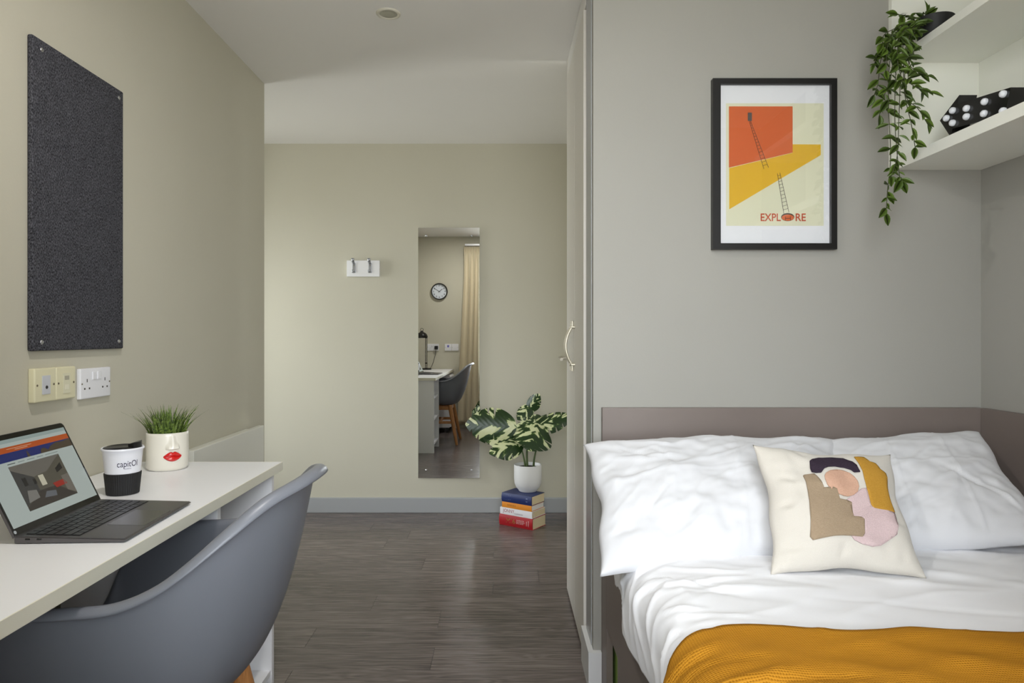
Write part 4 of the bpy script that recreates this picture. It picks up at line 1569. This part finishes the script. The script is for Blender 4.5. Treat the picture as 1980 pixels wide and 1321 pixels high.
# evenly smooth
NR = len(rim)
kn_half = [(-.93, 0, .425), (-.93, .13, .425), (-.93, .19, .425), (-.92, .225, .42), (-.89, .245, .42), (-.84, .250, .42), (-.75, .252, .42), (-.665, .250, .42),
           (-.600, .243, .42), (-.560, .222, .42), (-.525, .185, .42), (-.505, .135, .42), (-.492, .07, .42), (-.488, 0, .42)]
kn = catmull(kn_half + [(x, -y, z) for x, y, z in reversed(kn_half[1:-1])], 5, closed=True)
cen = np.array((-.72, 0, .418))
rows_ = []
for i in range(NR):
    R_, K_ = rim[i], kn[i]
    E0 = cen * .45 + K_ * .55; E0[2] = .418
    col_ = [cen * (1 - a) + E0 * a for a in (.25, .6)]
    for k in range(13):
        t = k / 12.0
        col_.append(E0 * (1 - t) ** 2 + 2 * K_ * t * (1 - t) + R_ * t * t)
    # outward lip
    tg = rim[(i + 1) % NR] - rim[i - 1]
    d_in = R_ - K_; d_in = d_in / np.linalg.norm(d_in)
    o_ = np.cross(tg, d_in); o_ /= np.linalg.norm(o_)
    ref = R_ - cen; ref[2] = 0
    if np.dot(o_, ref) < 0:
        o_ = -o_
    col_.append(R_ + d_in * .004 + o_ * .004)
    col_.append(R_ + d_in * .007 + o_ * .013)
    col_.append(R_ + d_in * .004 + o_ * .024)
    col_.append(R_ - d_in * .005 + o_ * .030)
    rows_.append([Vector(p) + Vector((0, CYC, 0)) for p in col_])
bm = B()
V_ = grid(bm, rows_, closed_u=True)
cv = bm.verts.new(Vector(cen) + Vector((0, CYC, 0)))
for i in range(NR):
    bm.faces.new((cv, V_[(i + 1) % NR][0], V_[i][0]))
shell = build('seat_shell', bm, M_GREYSHELL, ch, smooth=True)
md = shell.modifiers.new('thickness', 'SOLIDIFY'); md.thickness = .0065; md.offset = 0
md = shell.modifiers.new('smooth', 'SUBSURF'); md.levels = 1; md.render_levels = 1
legs = []
for sx, sy in ((1, 1), (1, -1), (-1, 1), (-1, -1)):
    topp = Vector((-.742 + sx * .115, CYC + sy * .155, .415)); foot = Vector((-.742 + sx * .195, CYC + sy * .225, 0))
    bm = B(); tube(bm, [topp, topp.lerp(foot, .3), topp.lerp(foot, .7), foot], [.023, .0225, .018, .014], 16)
    build('leg', bm, M_OAK, ch, smooth=True, angle=50)
    legs.append((topp, foot))
for sy in (1, -1):
    bm = B(); box(bm, -.857, -.627, CYC + sy * .155 - .012, CYC + sy * .155 + .012, .365, .405, .003); build('seat_rail', bm, M_OAK, ch)
for sx in (1, -1):
    x_ = -.742 + sx * .115
    bm = B(); box(bm, x_ - .012, x_ + .012, CYC - .155, CYC + .155, .365, .405, .003); build('seat_rail', bm, M_OAK, ch)
zst = .235; f_ = 1 - zst / .415
for sy in (1, -1):
    xa = -.742 - (.115 + .08 * f_); xb = -.742 + (.115 + .08 * f_); yy = CYC + sy * (.155 + .07 * f_)
    bm = B(); box(bm, xa, xb, yy - .009, yy + .009, zst - .014, zst + .014, .003); build('stretcher', bm, M_OAK, ch)
bm = B(); yy = .155 + .07 * f_
box(bm, -.752, -.732, CYC - yy, CYC + yy, zst - .012, zst + .012, .003); build('stretcher', bm, M_OAK, ch)

# ------------------------------------------------------------------ books on the floor
bk_front = Vector((.173, 4.024, 0))
ux = Vector((-.195, .136, 0)).normalized()            # along the spine, away from the front corner
bang = math.atan2(-ux.y, -ux.x)                       # local +x runs along the spine toward the front corner


def book(name, label, z0, h, L, D, cover, pages, shift, text, round_spine=True):
    """origin: front corner of the spine; local x from -L..0 along the spine (0 = near corner), local y 0..D away from spine"""
    loc = bk_front + Vector((shift[0], shift[1], z0))
    t = thing(name, label, 'book', loc, rz=bang, group='books stacked under the potted plant')
    bm = B()
    n = 8; arc = .006 if round_spine else .0015
    box(bm, -L, 0, .0035, D, 0, .0025); box(bm, -L, 0, .0035, D, h - .0025, h)
    spine = [(-arc * math.sin(PI * k / n), h * k / n) for k in range(n + 1)]
    prism(bm, spine + [(.0035, h), (.0035, 0)], lambda y, z, x: Vector((x, y, z)), -L, 0)
    build('cover', bm, cover, t, world=False)
    bm = B(); box(bm, -L + .0015, -.0012, .0036, D - .004, .0026, h - .0026)
    build('pages', bm, pages, t, world=False)
    for (body, size, x0, wid, zc, hgt, m_, rot) in text:
        tb = text_bm(body, 1.0)
        lo = min(v.co.x for v in tb.verts); hi = max(v.co.x for v in tb.verts); lo_y = min(v.co.y for v in tb.verts); tp_ = max(v.co.y for v in tb.verts)

        def mp_(c):
            a = (c.x - lo) / (hi - lo); b = (c.y - lo_y) / (tp_ - lo_y)
            if rot:
                return (x0 + (1 - b) * hgt, zc - wid / 2 + a * wid) if rot > 0 else (x0 + b * hgt, zc + wid / 2 - a * wid)
            return (x0 + a * wid, zc + (b - .5) * hgt)
        for v in tb.verts:
            x, z = mp_(v.co)
            y = -arc * math.sin(PI * min(max(z / h, 0), 1)) - .0005
            v.co = Vector((x, y, z))
        build('lettering', tb, m_, t, world=False)
    return t


M_GOLD = mat('gold_foil', (150, 116, 56), rough=.4, metal=.4)
M_INKR = mat('crimson_ink', (150, 22, 44), rough=.5)
M_INKG = mat('grey_ink', (150, 130, 138), rough=.5)
M_INKW = mat('white_ink', (232, 214, 210), rough=.5)
M_INKD = mat('brown_ink', (110, 62, 10), rough=.5)
M_INKB = mat('silver_ink', (120, 132, 160), rough=.5)
book('book', 'thick red hardback with gold MI6 lettering at the bottom of the floor stack', 0, .066, .238, .150,
     mat('red_cloth', (168, 20, 30), rough=.4), M_PAGES, (0, 0),
     [('MI6', 1, -.186, .066, .034, .028, M_GOLD, 0), ('THE HISTORY OF THE', 1, -.112, .054, .044, .006, M_INKW, 0), ('SECRET INTELLIGENCE', 1, -.112, .060, .035, .006, M_INKW, 0), ('SERVICE 1909-1949', 1, -.112, .050, .026, .006, M_INKW, 0),
      ('JEFFERY', 1, -.030, .036, .033, .007, M_INKW, -1), ('KEITH', 1, -.042, .026, .033, .006, M_INKW, -1)])
book('book', 'white hardback with crimson lettering and a ribbon marker in the floor stack', .0665, .041, .230, .152,
     mat('white_jacket', (232, 230, 232), rough=.35), M_PAGES, (-.003, .003),
     [('JONNY', 1, -.208, .082, .021, .026, M_INKR, 0), ('HARRISON', 1, -.125, .060, .013, .009, M_INKG, 0)], False)
ob = book('book', 'orange cloth hardback between the white and the navy books', .108, .034, .212, .140,
          mat('orange_cloth', (222, 138, 34), rough=.5), M_WPAGES, (-.006, .006), [('|||||||', 1, -.170, .056, .018, .011, M_INKD, 0)], False)
bb = book('book', 'navy blue hardback with faded lettering directly under the plant pot', .1425, .054, .214, .146,
          mat('navy_cloth', (24, 42, 98), rough=.38, bump=(300, .2)), M_PAGES, (-.005, .004),
          [('||||', 1, -.196, .030, .030, .034, M_INKB, 0), ('||', 1, -.162, .014, .030, .026, M_INKB, 0), ('||', 1, -.038, .022, .030, .012, M_INKB, -1)])
bm = B()
tube(bm, [(.0005, .010, .002), (.004, .012, -.012), (.008, .018, -.030), (.011, .022, -.044)], [.0028, .003, .003, .0024], 6, flat=.3)
build('ribbon', bm, mat('white_ribbon', (232, 232, 232), rough=.6), ob, world=False)

# ------------------------------------------------------------------ monstera in white pot
pz0 = .1970
pp = Vector((.151, 4.185, pz0))
mo = thing('potted_monstera', 'variegated swiss cheese plant in a round white pot on the books', 'plant', pp)
bm = B(); lathe(bm, [(0, .0), (.052, 0), (.056, .004), (.058, .010), (.072, .026), (.082, .05), (.0845, .08), (.0845, .160), (.0835, .163), (.081, .163), (.079, .158), (.078, .145), (0, .145)], pp, 56)
build('pot', bm, mat('white_matt_ceramic', (224, 223, 220), rough=.45), mo, smooth=True, angle=60)
bm = B(); lathe(bm, [(.078, .142), (.04, .150), (0, .152)], pp, 32)
build('soil', bm, MATS['dark_soil'], mo, smooth=True)


def monstera_mat():
    m = bpy.data.materials.new('variegated_leaf'); m.use_nodes = True
    n, l = m.node_tree.nodes, m.node_tree.links
    b = n['Principled BSDF']; b.inputs['Roughness'].default_value = .38
    uv = n.new('ShaderNodeUVMap'); oi = n.new('ShaderNodeObjectInfo')
    sep = n.new('ShaderNodeSeparateXYZ'); l.new(uv.outputs[0], sep.inputs[0])
    # rib coordinate: bands that run from the midrib outward toward the tip
    ab = n.new('ShaderNodeMath'); ab.operation = 'ABSOLUTE'; l.new(sep.outputs['Y'], ab.inputs[0])
    rb = n.new('ShaderNodeMath'); rb.operation = 'MULTIPLY_ADD'; rb.inputs[1].default_value = -.45
    l.new(ab.outputs[0], rb.inputs[0]); l.new(sep.outputs['X'], rb.inputs[2])
    cm = n.new('ShaderNodeCombineXYZ'); l.new(rb.outputs[0], cm.inputs[0])
    sy = n.new('ShaderNodeMath'); sy.operation = 'MULTIPLY'; sy.inputs[1].default_value = .32; l.new(sep.outputs['Y'], sy.inputs[0])
    l.new(sy.outputs[0], cm.inputs[1])
    mr_ = n.new('ShaderNodeMath'); mr_.operation = 'MULTIPLY'; mr_.inputs[1].default_value = 31; l.new(oi.outputs['Random'], mr_.inputs[0]); l.new(mr_.outputs[0], cm.inputs[2])
    nz = n.new('ShaderNodeTexNoise'); nz.inputs['Scale'].default_value = 4.6; nz.inputs['Detail'].default_value = 2.5
    l.new(cm.outputs[0], nz.inputs[0])
    rp = n.new('ShaderNodeValToRGB'); rp.color_ramp.interpolation = 'LINEAR'
    e = rp.color_ramp.elements
    e[0].position = .50; e[0].color = rgb((30, 56, 18)); e[1].position = .60; e[1].color = rgb((214, 218, 172))
    k = e.new(.535); k.color = rgb((64, 96, 30)); k = e.new(.545); k.color = rgb((206, 212, 160))
    l.new(nz.outputs[0], rp.inputs[0]); l.new(rp.outputs[0], b.inputs['Base Color'])
    bp = n.new('ShaderNodeBump'); bp.inputs['Strength'].default_value = .08; bp.inputs['Distance'].default_value = .003
    wv = n.new('ShaderNodeMath'); wv.operation = 'SINE'; w5 = n.new('ShaderNodeMath'); w5.operation = 'MULTIPLY'; w5.inputs[1].default_value = 50
    l.new(rb.outputs[0], w5.inputs[0]); l.new(w5.outputs[0], wv.inputs[0]); l.new(wv.outputs[0], bp.inputs['Height']); l.new(bp.outputs[0], b.inputs['Normal'])
    return m


M_MON = monstera_mat()
M_MSTEM = mat('green_petiole', (74, 92, 46), rough=.45)


def monstera_leaf(base, tip, width, nrm, fold=.25, droop=.15, notches=5, seed=1, one_side=0):
    """lobed heart leaf. width in metres; nrm: facing; notches cut each side"""
    r = random.Random(seed)
    base, tip = Vector(base), Vector(tip)
    d = tip - base; L = d.length; d.normalize()
    nrm = Vector(nrm); nrm = (nrm - d * nrm.dot(d)).normalized()
    sd = nrm.cross(d)
    bm = B(); lay = bm.loops.layers.uv.new('UVMap')
    N, Mx = 64, 9
    nts = [(.26 + .66 * (k + .5) / notches + r.uniform(-.02, .02), r.uniform(.012, .022), r.uniform(.40, .68)) for k in range(notches)]
    for s in ((-1, 1) if one_side == 0 else (one_side,)):
        Vv, Uv = [], []
        for i in range(N + 1):
            t = i / N
            # outline half width (heart shaped, starts behind the base)
            ow = (math.sin(PI * min(max(t, 0), 1) ** .72)) ** .75 if 0 < t < 1 else 0.0
            row_, ur = [], []
            for j in range(Mx + 1):
                q = j / Mx
                lim = 1.0
                for (tn, wn_, dp) in nts:
                    dd = abs(t - tn)
                    if dd < wn_:
                        lim = min(lim, dp + (1 - dp) * (dd / wn_) ** 2)
                qq = min(q, lim)
                w = ow * qq * width / 2
                # ribs sweep toward the tip, back lobe hangs behind the base
                tt = t - .16 * (1 - t) ** 3 * qq + .10 * qq * (t) * (1 - t)
                x = tt * L
                z = fold * w + -droop * L * (tt * tt) - .35 * w * w / (width / 2) + .006 * math.sin(t * 14 + seed) * qq * width
                row_.append(bm.verts.new(base + d * x + sd * (s * w) + nrm * z))
                ur.append((tt, s * ow * qq))
            Vv.append(row_); Uv.append(ur)
        for i in range(N):
            for j in range(Mx):
                q4 = [(i, j), (i + 1, j), (i + 1, j + 1), (i, j + 1)]
                vs = [Vv[a][b] for a, b in q4]
                if len(set((round(v.co.x, 6), round(v.co.y, 6), round(v.co.z, 6)) for v in vs)) < 3:
                    continue
                try:
                    f = bm.faces.new(vs)
                except ValueError:
                    continue
                for lp_, (a, b) in zip(f.loops, q4):
                    lp_[lay].uv = Uv[a][b]
    bmesh.ops.remove_doubles(bm, verts=bm.verts, dist=.0002)
    o = build('leaf', bm, M_MON, mo, smooth=True)
    return o


def ml(cx, cy, Y):
    return W(890 + cx * .12865, 750 + cy * .12865, Y)


# (base, tip, width, facing, fold, droop, notches)
monstera_leaf(ml(745, 585, 4.13), ml(75, 545, 4.10), .225, (0, -1, .2), .05, .02, 4, 2)
monstera_leaf(ml(900, 740, 4.17), ml(350, 760, 4.10), .150, (.1, -1, .6), .05, .06, 4, 6)
monstera_leaf(ml(880, 850, 4.12), ml(450, 950, 4.04), .150, (.05, -.9, .7), .02, .16, 3, 4)
monstera_leaf(ml(1150, 590, 4.13), ml(1030, 935, 4.03), .245, (.05, -1, .35), -.05, .08, 4, 9)
monstera_leaf(ml(1036, 320, 4.20), ml(1190, 90, 4.16), .090, (-.4, -1, .1), .05, .02, 1, 12)
monstera_leaf(ml(1048, 295, 4.20), ml(858, 475, 4.16), .100, (-.2, -1, .4), .08, .08, 2, 13)
monstera_leaf(ml(1165, 470, 4.24), ml(790, 625, 4.26), .150, (.2, -.7, .9), .05, .10, 4, 15)
monstera_leaf(ml(1145, 565, 4.18), ml(1680, 405, 4.10), .140, (-.1, -1, .7), .05, .14, 4, 18)
monstera_leaf(ml(215, 480, 4.20), ml(275, 262, 4.20), .050, (0, -1, .1), .05, .05, 1, 22)


def stem(pts, r0, r1):
    c = [Vector(p) for p in catmull([np.array(p) for p in pts], 6)]
    bm = B(); n = len(c)
    tube(bm, c, [r0 + (r1 - r0) * i / (n - 1) for i in range(n)], 10)
    build('stem', bm, M_MSTEM, mo, smooth=True)


stem([ml(995, 1290, 4.18), ml(960, 1080, 4.17), ml(900, 880, 4.18), ml(735, 590, 4.14)], .007, .003)
stem([ml(1010, 1290, 4.19), ml(1000, 1000, 4.19), ml(1010, 800, 4.19), ml(880, 760, 4.18), ml(860, 850, 4.13)], .008, .003)
stem([ml(1095, 1290, 4.19), ml(1110, 1080, 4.18), ml(1150, 850, 4.17), ml(1155, 600, 4.14)], .007, .0035)
stem([ml(1155, 640, 4.16), ml(1130, 480, 4.20), ml(1040, 310, 4.20)], .0035, .0022)
stem([ml(1150, 700, 4.17), ml(1160, 600, 4.19), ml(1160, 480, 4.24)], .0035, .0022)
stem([ml(1150, 700, 4.17), ml(1140, 620, 4.18), ml(1155, 560, 4.18)], .0035, .0022)

# ------------------------------------------------------------------ things the mirror shows: clock, curtain, lamp, sockets
ck = thing('wall_clock', 'round wall clock with black rim and white face beside the curtain', 'clock', (-.885, YW, 1.607))
cc = Vector((-.885, YW, 1.711))
bm = B(); lathe(bm, [(.104, .0), (.104, .030), (.099, .036), (.092, .034), (.090, .018)], cc, 56, axis=(0, 1, 0))
build('rim', bm, M_BLACK, ck, smooth=True, angle=40)
bm = B(); lathe(bm, [(.092, .0), (.092, .016), (0, .016)], cc, 56, axis=(0, 1, 0))
build('face', bm, mat('clock_face', (222, 228, 236), rough=.4), ck)
for hnum in range(12):
    a = hnum * PI / 6
    tb = text_bm(str(12 if hnum == 0 else hnum), .026, align='CENTER', bold=.0006)
    # facing +y : viewer's right is -x
    ctr = Vector((-math.sin(a) * .072, 0, math.cos(a) * .072 - .008))
    bm_map(tb, lambda c: cc + Vector((ctr.x - c.x, .0168, ctr.z + c.y)))
    build('numeral', tb, mat('clock_ink', (40, 40, 46), rough=.5), ck)
for L, ang, w in ((.050, 51, .0032), (.076, -57, .0022)):       # ten to two (as seen when facing the clock: hour near 2, minute at 50)
    a = math.radians(ang)
    dv_ = Vector((-math.sin(-a), 0, math.cos(a)))
    bm = B(); tube(bm, [cc + Vector((0, .019, 0)) - dv_ * .015, cc + Vector((0, .019, 0)) + dv_ * L], w, 6)
    build('hand', bm, M_BLACK, ck)

pA = double_socket('W', -.965, 1.012, 'white double socket on the window wall with a black plug in it', True, -1)
bm = B(); box(bm, -.965 + .043 - .022, -.965 + .043 + .022, YW + .012, YW + .042, .985, 1.030, .008, 3)
plg = build('lamp_plug', bm, M_BLACK, None, smooth=True, angle=50)
tag(plg, 'black mains plug of the desk lamp in the window wall socket', 'plug')
for k, (xa, lab) in enumerate(((-.775, 'white switch plate with a blue sticker beside the curtain'), (-.688, 'plain white switch plate next to the curtain'))):
    p = thing('switch_plate', lab, 'wall outlet', (xa, YW, .969))
    plate(p, 'W', xa - .0425, xa + .0425, .969, 1.055, .014, M_WPLASTIC)
    for s in (-1, 1):
        disc(p, 'W', xa + s * .034, 1.012, .0142, .0026, M_BRASS, 'screw')
    if k == 0:
        detail(p, 'W', xa - .012, xa + .012, 1.012, 1.040, .014, .0146, mat('blue_sticker', (120, 116, 200), rough=.5), 'sticker', 0)
    else:
        detail(p, 'W', xa - .010, xa + .010, .995, 1.030, .014, .017, M_WPLASTIC, 'rocker')

ct = thing('curtain', 'long cream pleated curtain beside the window', 'curtain', (-.50, YW + .08, .04))
NUc, NVc = 160, 40
Pc = []
for i in range(NUc):
    u = i / (NUc - 1); row_ = []
    for j in range(NVc):
        v = j / (NVc - 1); z = 2.265 - v * 2.215
        xl = -.575 - .085 * float(smoothstep(0, 1, v)); xr = -.365 + .0 * v
        ph = u * 2 * PI * (3.6) + .5 * math.sin(u * 9 + v * 2)
        amp = .014 + .030 * float(smoothstep(0, .3, v))
        if v < .035:
            amp = .010; ph = u * 2 * PI * 13
        y = YW + .070 + amp * math.sin(ph)
        row_.append(Vector((xl + (xr - xl) * u + amp * .35 * math.cos(ph), y, z)))
    Pc.append(row_)
bm = B(); grid(bm, Pc)
o = build('fabric', bm, cotton('cream_curtain', (218, 207, 180), 500, .15), ct, smooth=True)
md = o.modifiers.new('thickness', 'SOLIDIFY'); md.thickness = .002
bm = B(); box(bm, -.56, -.36, YW, YW + .10, 2.272, 2.295, .002)
build('track', bm, M_WPLASTIC, ct)

dlp = Vector((-1.03, .47, DZ))
la = thing('desk_lamp', 'black desk lamp with dome shade standing on the desk by the window', 'lamp', dlp)
bm = B(); lathe(bm, [(0, 0), (.062, 0), (.066, .006), (.062, .016), (.03, .022), (0, .022)], dlp, 32)
build('base', bm, M_GLOSSB, la, smooth=True, angle=50)
bm = B()
for s in (-.009, .009):
    tube(bm, [dlp + Vector((s, 0, .018)), dlp + Vector((s, 0, .40))], .0042, 8)
tube(bm, [dlp + Vector((-.014, 0, .08)), dlp + Vector((.014, 0, .08))], .007, 8); tube(bm, [dlp + Vector((-.014, 0, .395)), dlp + Vector((.014, 0, .395))], .010, 8)
tube(bm, [dlp + Vector((0, 0, .395)), dlp + Vector((-.025, .06, .43)), dlp + Vector((-.045, .10, .45))], .006, 8)
build('arm', bm, M_GLOSSB, la, smooth=True, angle=50)
hc = dlp + Vector((-.045, .06, .395))
bm = B(); lathe(bm, [(.072, 0), (.071, .015), (.062, .038), (.045, .056), (.022, .066), (.018, .078), (0, .080), (0, .075), (.015, .062), (.042, .052), (.060, .036), (.069, .014), (.070, 0)], hc, 36, axis=(0, .10, 1))
build('shade', bm, M_GLOSSB, la, smooth=True, angle=60)
bm = B(); tube(bm, [hc + Vector((.018 * math.cos(2 * PI * k / 16), .005, .096 + .016 * math.sin(2 * PI * k / 16))) for k in range(17)], .0028, 8)
build('handle_ring', bm, M_GLOSSB, la, smooth=True)
bm = B(); tube(bm, [Vector(p) for p in catmull([np.array(p) for p in ((-.925, YW + .038, .99), (-.93, YW + .05, .93), (-.955, YW + .06, .83), (-.985, YW + .08, .762), (-1.00, YW + .12, .752))], 8)], .003, 8)
build('cord', bm, M_RUBBER, la, smooth=True)
